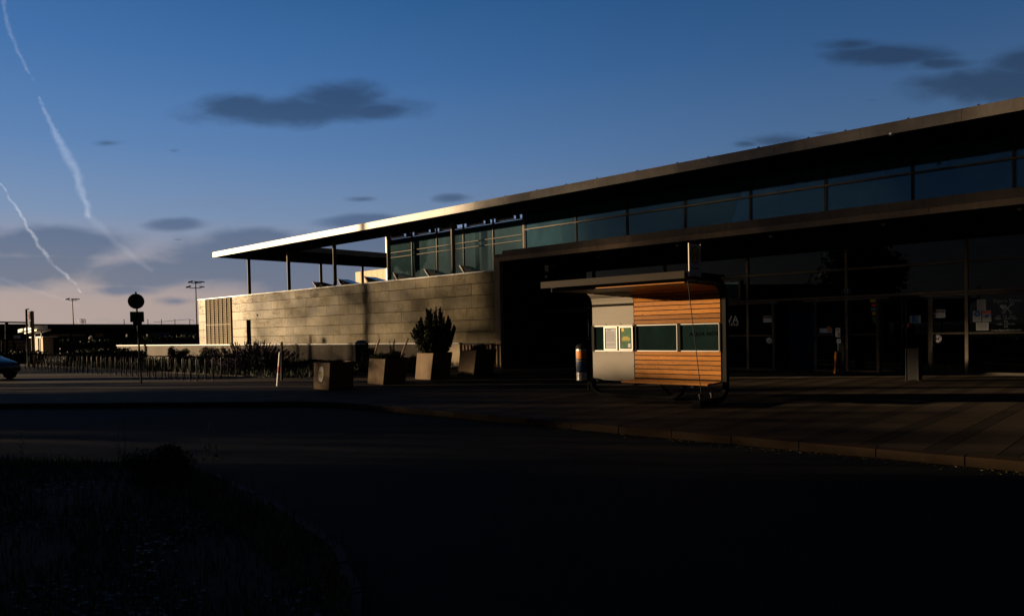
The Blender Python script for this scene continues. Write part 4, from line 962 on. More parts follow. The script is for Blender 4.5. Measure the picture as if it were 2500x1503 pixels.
for (a, b, lab) in (((914, 866), (926, 828), 'left one of two brown stakes leaning out of the spreading shrub'), ((984, 858), (996, 826), 'right one of two brown stakes leaning out of the spreading shrub')):
    A = at(*a, Y=c2.y); B = at(*b, Y=c2.y); A2 = A-(B-A)*.6
    o = MB().tube([A2, B], .028, 10).build('plant_stake', 'brownpost'); tag(o, lab, 'stake', 'stakes in the second planter')
# wooden box / bin behind the second planter
pb = at(885, 905, Z=0); cb = empty('waste_bin', (pb.x, pb.y, 0), 'dark square waste bin with an open domed lid among the shrubs behind the planters', 'waste bin')
d1 = pb.dot(FW); H1 = EYE+(at(885, 838, D=d1).z-EYE); MB().obox((pb.x, pb.y, H1/2), RT*.25, FW*.22, Vector((0, 0, H1/2))).build('bin_body', 'dark', cb)
m = MB()
prof = [(math.cos(R(t))*.26, math.sin(R(t))*.15) for t in range(0, 181, 20)]
m.prism(prof, lambda a_, b_, d_: Vector((pb.x, pb.y, H1+.005))+RT*a_+Vector((0, 0, b_))+FW*d_, -.22, .22, .5); m.build('bin_lid', 'skyblue', cb)
m = MB(); m.obox((pb.x, pb.y, H1-.01)-FW*.23 if 0 else Vector((pb.x, pb.y, H1-.02))-FW*.225, RT*.26, FW*.006, Vector((0, 0, .018))); m.build('bin_rim', 'alu', cb)

# white marker post by the road
pm = at(678, 942, Z=0); dm = pm.dot(FW); tz = at(683, 861, D=dm).z
mk = empty('marker_post', (pm.x, pm.y, 0), 'slim white marker post with a red band standing on the plaza edge', 'post')
lean = RT*.10
def seg(z0, z1): return [Vector((pm.x, pm.y, 0))+lean*z0+Vector((0, 0, z0)), Vector((pm.x, pm.y, 0))+lean*z1+Vector((0, 0, z1))]
MB().tube(seg(0, tz*.28), .045, 12).build('post_foot', 'white', mk); MB().tube(seg(tz*.40, tz*.60), .043, 12).build('red_band', 'red', mk); MB().tube(seg(tz*.28, tz*.40), .044, 12).build('white_band', 'white', mk)
MB().tube(seg(tz*.60, tz), .042, 12).build('post_top', 'white', mk); MB().lathe(tuple(seg(0, tz)[1]), [(.042, 0), (.02, .03)], 12).build('cap', 'white', mk)
pk = at(686, 895, Z=0); dk = 27; a = at(687, 892, D=27); b = at(688, 834, D=27)
o = MB().tube([(a.x, a.y, 0), (b.x, b.y, b.z)], [.05, .045], 8).build('timber_post', 'bark'); tag(o, 'dark timber post rising out of the lavender shrub', 'post')

# ash bin by the doors
ab = empty('ash_bin', (-5.7, 22.6, 0), 'tall grey ash bin with bright corner profiles in front of the double doors', 'ash bin')
pa = at(2231, 929, Z=0); za = at(2231, 848, D=pa.dot(FW)).z; w = .155; 
MB().box(pa.x-w, pa.x+w, pa.y-w, pa.y+w, .04, za-.03, .5).build('casing', 'darkframe', ab)
m = MB()
for sx in (-1, 1):
    for sy in (-1, 1): m.tube([(pa.x+sx*w, pa.y+sy*w, 0), (pa.x+sx*w, pa.y+sy*w, za)], .018, 8)
m.build_each('corner_profile', 'darkframe', ab); MB().box(pa.x-w, pa.x+w, pa.y-w, pa.y+w, za-.028, za, .5).build('ash_tray', 'shelterframe', ab)
MB().box(pa.x-w*.8, pa.x+w*.8, pa.y-w-.008, pa.y-w-.001, za-.28, za-.06, .5).build('flap', 'darkframe', ab)

# entrance stele with boxes, its sunlit edge painted as pale strips
ps = at(2052, 911, Z=0); se = empty('ticket_stele', (ps.x, ps.y, 0), 'slim dark entrance stele with two small reader boxes beside the house number', 'stele')
sX, sY = ps.x, ps.y; zt = at(2052, 800, D=ps.dot(FW)).z
MB().box(sX-.05, sX+.14, sY-.05, sY+.06, 0, zt, .5).build('pillar', 'darkframe', se)
MB().box(sX-.064, sX-.051, sY-.05, sY+.0, .04, .16, .5).build('lit_edge_strip', 'whitestrip', se); MB().box(sX-.064, sX-.051, sY-.05, sY+.0, .62, .68, .5).build('lit_edge_strip', 'whitestrip', se); MB().box(sX-.064, sX-.051, sY-.05, sY+.0, .72, 1.02, .5).build('lit_edge_strip', 'whitestrip', se)
a = at(2043, 800, D=(ps.dot(FW)-.1)).z; MB().box(sX-.10, sX+.05, sY-.14, sY-.055, zt-.30, zt, .5).build('reader_box', 'paper', se)
m = MB(); 
for i in range(3):
    for j in range(2): m.box(sX-.07+.045*j, sX-.045+.045*j, sY-.147, sY-.141, zt-.05-.035*i, zt-.03-.035*i, .5)
m.box(sX-.03, sX+.03, sY-.147, sY-.141, zt-.28, zt-.16, .5); m.build('reader_keys', 'print', se)
MB().box(sX-.07, sX+.06, sY-.12, sY-.055, zt-.50, zt-.37, .5).build('card_box', 'signwhite', se)
MB().box(sX-.01, sX+.03, sY-.126, sY-.121, zt-.455, zt-.42, .5).build('card_slot', 'black', se)
a = at(2041, 911, Z=0); o = MB(); o.bar((a.x-.02, a.y, 0), (a.x+.02, a.y+.0, .72), .06, .16, up=(0, 1, 0)); o = o.build('folding_sign', 'orange'); tag(o, 'narrow orange folded board leaning against the dark stele', 'board')

# ================================================================== BIKE RACKS
def rack():
    e = empty('bike_rack', (0, 0, 0)); w = .62; h = .88; r = .12
    p = [(0, 0, 0), (0, 0, h-r)]+[(0, r-r*math.cos(R(t)), h-r+r*math.sin(R(t))) for t in range(15, 91, 15)]+[(0, w-r+r*math.sin(R(t)), h-r+r*math.cos(R(t))) for t in range(0, 91, 15)]+[(0, w, 0)]
    MB().tube(p, .021, 8).build('hoop', 'galv', e, smooth=True)
    MB().lathe((0, 0, 0), [(.05, 0), (.05, .01)], 10).build('foot_plate', 'galv', e); MB().lathe((0, w, 0), [(.05, 0), (.05, .01)], 10).build('foot_plate', 'galv', e)
    return e
proto = rack(); px_list = [481, 463, 446, 428, 411.5, 395, 379.7, 365.5, 336, 322, 308, 295, 283, 270, 247.6, 236, 224, 213.4, 201.6, 191, 181.6, 172, 161.5, 155, 142.7, 134, 126, 118, 109, 101.6, 93, 84, 73, 62]
first = True
near = ['first hoop from the right end of the row of galvanised bike racks', 'second hoop from the right end of the row of galvanised bike racks', 'third hoop from the right end of the row of galvanised bike racks']
words = ['first', 'second', 'third', 'fourth', 'fifth', 'sixth', 'seventh', 'eighth', 'ninth', 'tenth', 'eleventh', 'twelfth', 'thirteenth', 'fourteenth', 'fifteenth', 'sixteenth', 'seventeenth', 'eighteenth', 'nineteenth', 'twentieth',
         'twenty-first', 'twenty-second', 'twenty-third', 'twenty-fourth', 'twenty-fifth', 'twenty-sixth', 'twenty-seventh', 'twenty-eighth', 'twenty-ninth', 'thirtieth', 'thirty-first', 'thirty-second', 'thirty-third', 'thirty-fourth']
for i, px in enumerate(px_list):
    p = at(px, 900, Y=12.2); o = proto if first else copy_tree(proto); first = False
    o.location = (p.x, 12.2+RNG.normal()*.012, 0); o.rotation_euler = (RNG.normal()*.006, (0.05 if i == 23 else RNG.normal()*.008), RNG.normal()*.03)
    tag(o, f'{words[i]} hoop from the right end of the long front row of bike racks', 'bike rack', 'bike rack hoops beside the road')
for i, px in enumerate((540, 521, 503)):
    p = at(px, 900, Y=13.4); o = copy_tree(proto); o.location = (p.x, 13.4, 0); o.rotation_euler = (0, 0, RNG.normal()*.03)
    tag(o, ('rightmost', 'middle', 'leftmost')[i]+' of three low bike hoops before the lavender shrub', 'bike rack', 'bike rack hoops beside the lavender')

# traffic sign seen from behind
px_ = at(345, 936, Z=0); dsn = px_.dot(FW); ts = empty('road_sign', (px_.x, px_.y, 0), 'road sign post with a round and two rectangular plates seen from behind', 'road sign')
tz = at(341, 712, D=dsn).z; lx = -RT*.10
p0 = Vector((px_.x, px_.y, 0)); p1 = Vector((px_.x, px_.y, 0))+lx*1.0+Vector((0, 0, tz)); MB().tube([p0, p0*.5+p1*.5, p1], .032, 10).build('pole', 'steel', ts)
def onp(py): 
    z = at(341, py, D=dsn).z; return p0+(p1-p0)*(z/tz)
sA = (RT*.80+FW*.60).normalized(); nB = sA.cross(Vector((0, 0, 1))).normalized()
c = onp(735)-nB*.04; q = disc(c, .265, tuple(sA), (0, 0, 1), .004, 32); q.build('round_plate', 'rear', ts); disc(c-nB*.004, .275, tuple(sA), (0, 0, 1), .014, 32, hole=.258).build('plate_rim', 'darkframe', ts)
c = onp(773)-nB*.04; m = MB(); m.prism([(-.23, -.17), (-.21, -.19), (.21, -.19), (.23, -.17), (.23, .17), (.21, .19), (-.21, .19), (-.23, .17)], lambda a_, b_, d_: c+sA*a_+Vector((0, 0, b_))+nB*d_, -.004, .004); m.build('square_plate', 'rear', ts)
c = onp(789)-nB*.04; c2_ = c; m = MB(); m.prism([(-.15, -.075), (.15, -.075), (.15, .075), (-.15, .075)], lambda a_, b_, d_: c2_+sA*a_+Vector((0, 0, b_))+nB*d_, -.004, .004); m.build('small_plate', 'rear', ts)
for k, py in enumerate((728, 743, 768, 778, 789)): c = onp(py); MB().obox(c-nB*.02, sA*.06, Vector((0, 0, .015)), nB*.035).build('clamp', 'galv', ts)

# parked car
def car():
    c = at(-72, 900, D=31.5); e = empty('parked_car', (c.x, c.y, 0), 'blue car of which only the front end shows at the picture edge', 'car')
    X = (RT*.985-FW*.17).normalized(); Y = Vector((-X.y, X.x, 0)); o = Vector((c.x, c.y, 0)); xf = 1.72
    prof = [(xf, .35), (xf+.02, .55), (xf-.10, .70), (xf-.55, .86), (.75, .98), (.1, 1.38), (-.8, 1.45), (-1.7, 1.25), (-2.1, .95), (-2.2, .4), (-2.1, .22), (1.55, .22)]
    m = MB(); secs = [(-.88, .95, -.04), (-.84, 1., 0), (-.5, 1.01, .03), (0, 1.02, .04), (.5, 1.01, .03), (.84, 1., 0), (.88, .95, -.04)]; V = []; F = []; n = len(prof)
    for (y, s, dz) in secs:
        for (a, b) in prof: V.append(o+X*(a*s)+Y*(y*(1-.16*max(0, b-.95)/.5))+Vector((0, 0, b+(dz if b > .6 else 0))))
    for i in range(len(secs)-1):
        for k in range(n): F.append((i*n+k, i*n+(k+1) % n, (i+1)*n+(k+1) % n, (i+1)*n+k))
    F += [tuple(range(n)), tuple((len(secs)-1)*n+k for k in range(n-1, -1, -1))]
    m.poly(V, F, .5); b = m.build('body', 'carpaint', e, smooth=True); s = b.modifiers.new('s', 'SUBSURF'); s.levels = 2; s.render_levels = 2
    for sx in (1.15, -1.4):
        for sy in (-.80, .80):
            cc = o+X*sx+Y*sy+Vector((0, 0, .31)); w = MB()
            V = []; F = []; N = 20
            for d_, r_ in ((-.1, .29), (-.08, .31), (.08, .31), (.1, .29)):
                for k in range(N): t = 2*math.pi*k/N; V.append(cc+Y*d_+X*math.cos(t)*r_+Vector((0, 0, math.sin(t)*r_)))
            for i in range(3):
                for k in range(N): F.append((i*N+k, i*N+(k+1) % N, (i+1)*N+(k+1) % N, (i+1)*N+k))
            F += [tuple(range(N)), tuple(3*N+k for k in range(N))]; w.poly(V, F, .5); ww = w.build('wheel', 'tyre', e)
            w = MB(); sg_ = -1 if sy < 0 else 1; w.prism([(math.cos(2*math.pi*k/14)*.19, math.sin(2*math.pi*k/14)*.19) for k in range(14)], lambda a_, b_, d_: cc+Y*d_*sg_+X*a_+Vector((0, 0, b_)), .1, .112); w.build('rim', 'galv', ww)
    for sy in (-.62, .62): MB().obox(o+X*(xf-.12)+Y*sy+Vector((0, 0, .66)), X*.10, Y*.17, Vector((0, 0, .05))).build('headlight', 'glass', e)
car()

# ================================================================== PLANTS LEFT
pl = at(600, 905, Z=0)
spears('lavender_shrub', (at(615, 895, Y=17.).x, 17., .0), 170, .75, 1.5, 2.1, .15, 'wide dark lavender shrub with purple spikes in front of the stone wall', 'lavender', rad=.10, dens=60, lsize=.055, seed=8)
p_ = at(648, 895, Y=17.3); shrub('round_bush', (at(610, 890, Y=17.8).x, 17.8, .55), (2.2, 1.2, .58), 12000, .05, 'dense dark bush under the lavender spikes', 'bush', seed=21, lumps=22)
for (px, py, Y, rx, rz, mt, lab, sd_) in ((505, 858, 18., 1.5, .62, 'foliage_warm', 'yellow-green bush left of the lavender shrub', 31), (428, 868, 17.5, .55, .62, 'foliage', 'small dark shrub behind the road sign', 32), (452, 850, 20., .7, .5, 'foliage', 'dark shrub before the low wall cap', 33),
                               (860, 890, 16.5, .95, .33, 'foliage', 'dark ground shrub behind the first planter', 34), (800, 885, 17.5, 1.3, .30, 'foliage', 'spreading ground shrub between lavender and planters', 35), (900, 868, 18.5, .45, .75, 'foliage', 'loose twiggy shrub beside the waste bin', 36), (1015, 890, 19.5, .7, .35, 'foliage', 'ground shrub behind the tall conifer planter', 37), (740, 893, 18.5, 1.6, .30, 'foliage', 'long flat shrub in front of the low wall', 38)):
    p = at(px, py, Y=Y); shrub('bush', (p.x, Y, max(rz*.95, .05)), (rx, rx*.7, rz), int(2500*rx)+1500, .05, lab, 'bush', mt, sd_, 12)
# grass belt in the planting bed (cannot be counted)
def grass(name, n, area, hmin, hmax, mt, label, seed, z0=0., w=.012, test=None):
    r = np.random.default_rng(seed); mb = MB(); V = []; T = []
    while len(T) < n:
        x = area[0]+(area[1]-area[0])*r.random(); y = area[2]+(area[3]-area[2])*r.random()
        if test and not test(x, y, r): continue
        h = hmin+(hmax-hmin)*r.random()**1.7; a = r.random()*6.28; l = h*.5*r.normal(); u = np.array([math.cos(a), math.sin(a), 0])*w; b = np.array([x, y, z0]); d = np.array([math.sin(a), -math.cos(a), 0])*l
        V += [b-u, b+u, b+u*.5+d*.35+[0, 0, h*.6], b-u*.5+d*.35+[0, 0, h*.6], b+d+[0, 0, h]]; T.append(r.random())
    mb.v = [tuple(v) for v in V]; mb.f = []
    for i in range(n): o = 5*i; mb.f += [(o, o+1, o+2, o+3), (o+3, o+2, o+4)]
    mb.t = list(np.repeat(T, 5)); mb.r = [0.]*(5*n); o = mb.build(name, mt); tag(o, label, 'grass', kind='stuff'); return o
grass('grass', 9000, (-60, -24.4, 14.5, 22.6), .1, .4, 'grass', 'dark rough grass in the bed along the low wall', 41, .03, .02)
def vt(x, y, r): return in_verge(x+r.normal()*.12, y+r.normal()*.12) and r.random() < .35+.65*(math.sin(x*1.7+1)*math.cos(y*2.3) > -.2)
grass('grass', 26000, (-16.4, -1.3, -1.5, 4.1), .03, .16, 'grass', 'dark low grass covering the foreground verge', 42, -.075, .006, vt)
def ve(x, y, r):
    if not in_verge(x, y): return False
    yy = 4.15-(x+9.9)*.2 if x > -9.9 else 4.15+(x+9.9)*.6
    return yy-.45 < y < yy+.1
grass('dry_grass', 5200, (-14.0, -3.5, 1.0, 4.3), .03, .12, 'drygrass', 'yellowish dry grass along the far edge of the verge', 43, -.075, .006, ve)
# pale chippings
r = np.random.default_rng(9); m = MB(); k = 0
while k < 3400:
    x = -14+12.5*r.random(); y = -1.0+5*r.random()
    if not in_verge(x, y) or math.sin(x*2.1)*math.cos(y*3.1+1) < .1: continue
    s = .006+.014*r.random(); m.obox((x, y, -.07), (s, s*.3, 0), (-s*.3, s*.8, 0), (0, 0, s*.5)); k += 1
o = m.build('gravel', 'chips'); tag(o, 'pale stone chippings scattered in the foreground verge', 'gravel', kind='stuff')
# pale crumbs along the kerb
m = MB()
for k in range(420):
    x = -16+17*r.random(); y = 10.12-abs(r.normal())*.14; s = .003+.006*r.random(); a = r.random()*3; m.obox((x, y, -.125), (s*2*math.cos(a), s*2*math.sin(a), 0), (-s*.6*math.sin(a), s*.6*math.cos(a), 0), (0, 0, s*.4))
o = m.build('dry_litter', 'drygrass'); tag(o, 'dry leaf crumbs lying in the gutter along the kerb', 'litter', kind='stuff')
# dark mound
p = at(400, 1170, Z=-.075); shrub('low_bush', (p.x, p.y, .08), (.62, .5, .26), 9000, .022, 'dark rounded bush on the foreground verge', 'bush', seed=51, lumps=16)
# tall weeds
def weed(px, pyb, pyt, mt, lab, seed, plume=.05):
    p = at(px, pyb, Z=-.075); d = p.dot(FW); t = at(px-3, pyt, D=d); e = empty('tall_weed', tuple(p), lab, 'weed', 'tall weeds on the foreground verge'); rr = np.random.default_rng(seed)
    b = Vector(p); tip = Vector(t); mid = (b+tip)/2+RT*.01; MB().tube([b, mid, tip], [.004, .003, .0015], 5).build('stem', mt, e)
    P = []; 
    for k in range(90):
        s = .45+.55*rr.random(); q = b+(tip-b)*s; w = plume*(1-s)*1.6+.006; P.append([q.x+w*rr.normal()*.6, q.y+w*rr.normal()*.6, q.z+w*rr.normal()*.4])
    leaves(np.array(P), .010, 1.2, .35).build('plume', mt, e)
    P = [[b.x+.02*rr.normal(), b.y+.02*rr.normal(), b.z+(tip.z-b.z)*.45*rr.random()] for k in range(26)]; leaves(np.array(P), .03, .8, .18).build('leaves', 'grass', e)
weed(55, 1120, 1030, 'weed', 'pale feathery weed at the far left of the verge', 61); weed(305, 1150, 1012, 'weed', 'tallest feathery weed left of the dark bush', 62, .06); weed(290, 1150, 1035, 'weed', 'thin weed leaning behind the tallest one', 63, .03)
weed(512, 1125, 1030, 'pinkweed', 'pinkish plumed weed right of the dark bush', 64, .075); weed(500, 1128, 1045, 'pinkweed', 'shorter pinkish weed beside the plumed one', 65, .05); weed(530, 1120, 1085, 'drygrass', 'short dry weed at the edge of the verge', 66, .03); weed(430, 1110, 1055, 'weed', 'thin weed behind the dark bush', 67, .02)
# white flower heads
fe = empty('yarrow_plant', tuple(at(370, 1400, Z=-.075)), 'cluster of small white flower heads in the dark foreground verge', 'flowers'); m = MB(); s2 = MB(); r = np.random.default_rng(77)
for (px, py) in ((302, 1342), (340, 1333), (357, 1326), (383, 1322), (402, 1327), (410, 1315), (431, 1343), (346, 1350), (357, 1343), (365, 1347), (368, 1342), (399, 1349), (396, 1367), (344, 1372), (371, 1371), (332, 1378), (364, 1392), (379, 1392), (336, 1344)):
    g = at(px, py+25, Z=-.075); d = g.dot(FW); t = at(px, py, D=d); s2.tube([tuple(g), tuple(t)], .0022, 4)
    m = MB()
    for k in range(7): c = Vector(t)+RT*r.normal()*.007+FW*r.normal()*.007+Vector((0, 0, r.normal()*.002)); m.lathe(tuple(c), [(.001, -.002), (.006, 0), (.006, .002), (.001, .004)], 6)
    m.build('flower_head', 'flower', fe)
s2.build_each('stem', 'grass', fe)

# ================================================================== FAR LEFT BACKGROUND
def fbox(name, x0, x1, ytop, ybot, D, depth, mt, parent, zbot=None, Y=None):
    if Y is not None:
        a = at(x0, ytop, Y=Y); b = at(x1, ytop, Y=Y); z0 = at(x0, ybot, Y=Y).z if zbot is None else zbot
        return MB().box(a.x, b.x, Y, Y+depth, z0, (a.z+b.z)/2, .5).build(name, mt, parent)
    a = at(x0, ytop, D=D); b = at(x1, ytop, D=D); c = at(x0, ybot, D=D) if zbot is None else None; z1 = (a.z+b.z)/2; z0 = c.z if zbot is None else zbot
    A = Vector((a.x, a.y, 0)); B = Vector((b.x, b.y, 0)); cc = (A+B)/2+FW*depth/2; m = MB(); m.obox((cc.x, cc.y, (z0+z1)/2), (B-A)/2, FW*depth/2, Vector((0, 0, (z1-z0)/2))); return m.build(name, mt, parent)
fb = empty('sports_pavilion', tuple(at(250, 860, D=120)*1.0), 'long low dark building with a flat roof far behind the bike racks', 'building'); fb.location.z = 0
a = at(-40, 790, D=102); b = at(540, 792.5, D=141); A = Vector((a.x, a.y, 0)); B = Vector((b.x, b.y, 0)); n_ = (B-A).normalized(); bk = Vector((-n_.y, n_.x, 0)); bk = bk if bk.dot(FW) > 0 else -bk
zr = (a.z+b.z)/2
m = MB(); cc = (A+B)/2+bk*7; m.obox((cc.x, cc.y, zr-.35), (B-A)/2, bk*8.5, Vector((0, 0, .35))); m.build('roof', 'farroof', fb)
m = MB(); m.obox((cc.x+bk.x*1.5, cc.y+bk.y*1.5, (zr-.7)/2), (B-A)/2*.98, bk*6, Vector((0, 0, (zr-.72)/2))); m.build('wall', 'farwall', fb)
for (x0, x1, y0, y1, mt) in ((365, 410, 811, 822, 'skyblue'), (440, 452, 811, 820, 'skyblue'), (455, 468, 812, 820, 'skyblue'), (232, 250, 813, 822, 'kioskwall'), (120, 168, 815, 821, 'kioskwall'), (176, 205, 815, 821, 'kioskwall')):
    t = (x0+x1)/2/478; D = 102+33*t-.2; o = fbox('window', x0, x1, y0, y1, D+.6, .2, mt, fb)
m = MB(); 
for px in (303, 331, 361, 394, 427, 463): D = 104+33*px/478; p = at(px, 783, D=D); m.tube([(p.x, p.y, zr-.7), (p.x, p.y, p.z+.3)], .06, 6)
m.build_each('roof_pole', 'steel', fb)
m = MB(); pts = [at(px, py, D=104+33*px/478) for px, py in ((375, 786), (395, 785), (427, 782), (463, 779), (474, 783))]; m.tube([tuple(p) for p in pts], .03, 4); m.build('wire', 'steel', fb)
m = MB(); p = at(194, 787, D=112); q = at(208, 779, D=112)
for px in (194, 200, 203, 208): c = at(px, 785, D=112); m.bar((c.x, c.y, zr), (c.x, c.y, q.z), .08)
for z in (q.z, (q.z+zr)/2): m.bar((p.x, p.y, z), (q.x, q.y, z), .08)
m.build('roof_rail', 'lightsteel', fb)
for (px, py) in ((310, 819), (360, 819), (219, 825), (223, 823)):
    p = at(px, py, D=88); o = MB().lathe((p.x, p.y, p.z-.15), [(.02, .35), (.08, .3), (.12, .1), (.10, 0)][::-1], 8).build('lamp_globe', 'whitestrip', fb)
# hedge mass before it
def mass(name, x0, x1, D, h, depth, label, seed, mt='foliage', n=6000, size=.22):
    e = empty(name, tuple(at((x0+x1)/2, 850, D=D)), label, 'hedge'); e.location.z = 0; r = np.random.default_rng(seed); A = at(x0, 840, D=D); B = at(x1, 840, D=D); P = []
    t = r.random(n); hh = h*(.8+.2*np.sin(t*23+seed)+.1*np.sin(t*61)); z = hh*r.random(n)**.6; dd = depth*r.random(n)
    P = np.stack([A.x+(B.x-A.x)*t+FW.x*dd, A.y+(B.y-A.y)*t+FW.y*dd, z], 1); leaves(P, size, .3, .5).build('foliage', mt, e)
    m = MB(); 
    for k in range(10): tt = (k+.5)/10; m.tube([(A.x+(B.x-A.x)*tt+FW.x*depth/2, A.y+(B.y-A.y)*tt+FW.y*depth/2, 0), (A.x+(B.x-A.x)*tt+FW.x*depth/2, A.y+(B.y-A.y)*tt+FW.y*depth/2, h*.7)], .08, 5)
    m.build('stems', 'bark', e)
mass('hedge', -30, 300, 88, 1.7, 3., 'dark hedge in front of the far pavilion', 71)
mass('hedge', 150, 320, 50, .95, 2., 'low dark hedge behind the middle of the bike racks', 72, n=5000, size=.12)
mass('hedge', -60, 75, 52, .9, 2., 'low dark hedge behind the parked car', 73, n=4000, size=.12)
mass('hedge', 325, 480, 70, 1.75, 3., 'tall dark hedge between the pavilion and the low wall', 74, n=5000, size=.2)
# kiosk with a lit end wall
ki = empty('kiosk', tuple(at(90, 874, D=73)), 'small kiosk with a sunlit end wall and pale roof edges beside the advertising totem', 'kiosk'); ki.location.z = 0
fbox('wall', 76, 104, 824.5, 874, 73, .9, 'kioskwall', ki, 0, Y=21.6); fbox('roof_edge', 71, 104, 821.5, 824.3, 72.6, 1.3, 'whitestrip', ki, None, Y=21.4)
m = MB(); a = at(94, 823, Y=21.5); m.bar((a.x, a.y, 0), (a.x, a.y, a.z-.1), .1); m.build('drainpipe', 'dark', ki)
for (p, q, w) in (((61, 808), (72, 805), .28), ((77, 805), (99, 798), .30), ((77, 813), (107, 805), .13)):
    a = at(*p, Y=21.); b = at(*q, Y=21.); MB().bar(tuple(a), tuple(b), 1.2, w).build('awning_edge', 'whitestrip', ki)
m = MB(); 
for px, t, b_ in ((86, 814, 823), (101, 806, 823)): a = at(px, t, Y=21.); c = at(px, b_, Y=21.); m.bar(tuple(a), tuple(c), .07)
m.build_each('awning_strut', 'lightsteel', ki)
to = empty('advertising_totem', tuple(at(75, 900, D=45)), 'tall dark totem with a white side panel beside the kiosk', 'totem'); to.location.z = 0
fbox('post', 74, 77.5, 759, 905, 45, .2, 'brownpost', to, 0); fbox('side_panel', 68.5, 73.5, 760, 782, 44.9, .05, 'paper', to, None, Y=12.2); fbox('side_panel', 68.5, 73, 784, 800, 44.9, .05, 'paper', to, None, Y=12.2)
c = at(71, 771, Y=12.18); disc(c, .16, (1, 0, 0), (0, 0, 1), .01, 16, hole=.09).build('emblem', 'red', to)
m = MB(); a = at(64, 755, D=46); m.tube([(a.x, a.y, 0), (a.x, a.y, a.z)], .06, 8); b = at(71, 754, D=46); m.bar((a.x, a.y, a.z), (b.x, b.y, b.z), .05); o = m.build('lamp_post', 'steel'); tag(o, 'slim lamp post with a short arm behind the advertising totem', 'lamp post')
# steel frame fence
ff = empty('steel_frame_fence', tuple(at(30, 880, D=60)), 'dark steel frame fence left of the kiosk', 'fence'); ff.location.z = 0; m = MB()
def fl(x0, y0, x1, y1, w=.08, D=60): m.bar(tuple(at(x0, y0, D=D)), tuple(at(x1, y1, D=D)), w)
fl(-10, 786, 66, 787, .12); fl(16, 787, 16, 872, .2); fl(-10, 811, 66, 807, .05); fl(5, 830, 5, 872); fl(33, 830, 33, 872); fl(-10, 829, 66, 829); fl(-10, 847, 66, 846, .05); fl(8, 838, 8, 870, .05); fl(36, 838, 36, 872, .12); fl(8, 838, 64, 838, .06); fl(64, 838, 64, 870, .07)
m.build('frame', 'dark', ff)
lo = empty('low_shed', tuple(at(30, 870, D=66)), 'pale grey shed wall behind the steel frame fence', 'shed'); lo.location.z = 0
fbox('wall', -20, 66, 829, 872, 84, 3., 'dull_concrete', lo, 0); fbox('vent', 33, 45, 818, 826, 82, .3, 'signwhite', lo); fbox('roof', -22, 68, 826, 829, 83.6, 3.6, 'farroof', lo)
for px in (46, 57): fbox('window', px-3, px+3, 851, 859, 83.9, .08, 'dark', lo)
# entrance porch with oval sign
po = empty('glazed_porch', tuple(at(140, 868, D=92)), 'small glazed porch with a bright roof edge right of the kiosk', 'porch'); po.location.z = 0
fbox('roof_edge', 119, 157, 838.8, 841.8, 92, 3., 'whitestrip', po, None, Y=28.8)
for px in (127, 135, 146, 157): fbox('porch_post', px-.8, px+.8, 842, 870, 92, .1, 'whitestrip', po, 0, Y=29.)
fbox('glass_wall', 121, 157, 842, 870, 94, .1, 'smokedglass', po, 0)
c = at(141, 853, Y=28.95); disc(c, .42, (.9, 0, 0), (0, 0, 1), .03, 20).build('oval_sign', 'whitestrip', po); disc(c-Vector((0, .05, 0)), .25, (.9, 0, 0), (0, 0, 1), .02, 20, hole=.15).build('sign_ring', 'red', po)
# end of low wall: dark gate and post
# floodlight masts
def mast(px, ybase, ytop, D, arms, label):
    t = at(px-1.5, ytop, D=D); b = at(px+2, ybase, D=D); e = empty('floodlight_mast', (b.x, b.y, 0), label, 'floodlight mast', 'floodlight masts'); m = MB(); m.tube([(b.x, b.y, 0), tuple(t)], [.18, .11], 8); m.build('mast', 'lightsteel', e)
    for (dy, xs) in arms:
        y = ytop+dy; c = at(px, y, D=D); l = at(px+min(xs), y, D=D); r_ = at(px+max(xs), y, D=D); MB().bar(tuple(l), tuple(r_), .14).build('cross_arm', 'steel', e)
        for q in xs:
            h = at(px+q*1.25, y-3.2, D=D); g = at(px+q, y, D=D); MB().bar(tuple(g), tuple(h), .10).build('lamp_arm', 'steel', e)
            MB().obox(h, (RT*.42+Vector((0, 0, .12 if q <= 0 else -.05)))*1.0, FW*.3, Vector((0, 0, .11))).build('floodlight', 'rear', e)
mast(178, 790, 731, 190, [(2, (-10, 1, 9))], 'shorter floodlight mast with three lamps above the far pavilion')
mast(479, 820, 687, 150, [(4, (-11, 1, 11)), (16, (-15, 11))], 'tall floodlight mast with two tiers of lamps at the end of the stone wall')
# pale boarded tower seen below the roof
tw = empty('boarded_tower', tuple(at(905, 700, Y=47)), 'pale boarded building with a bright white corner behind the roof posts', 'building'); tw.location.z = 0
a = at(867, 650, Y=47.); b = at(949, 650, Y=47.)
m = MB(); n = 6
for i in range(n):
    X0 = a.x+(b.x-a.x)*i/n; m.box(X0+.02, X0+(b.x-a.x)/n-.02, 47, 47.2, 0, 8.35, random.random())
m.build('boards', 'beige', tw); MB().box(a.x, b.x, 47.21, 52, 0, 8.3, .5).build('wall', 'kioskwall', tw)
a = at(941, 600, Y=46.); b = at(949, 600, Y=46.); MB().box(a.x, b.x, 46, 46.4, 0, 12.5, .5).build('corner_column', 'whitestrip', tw)

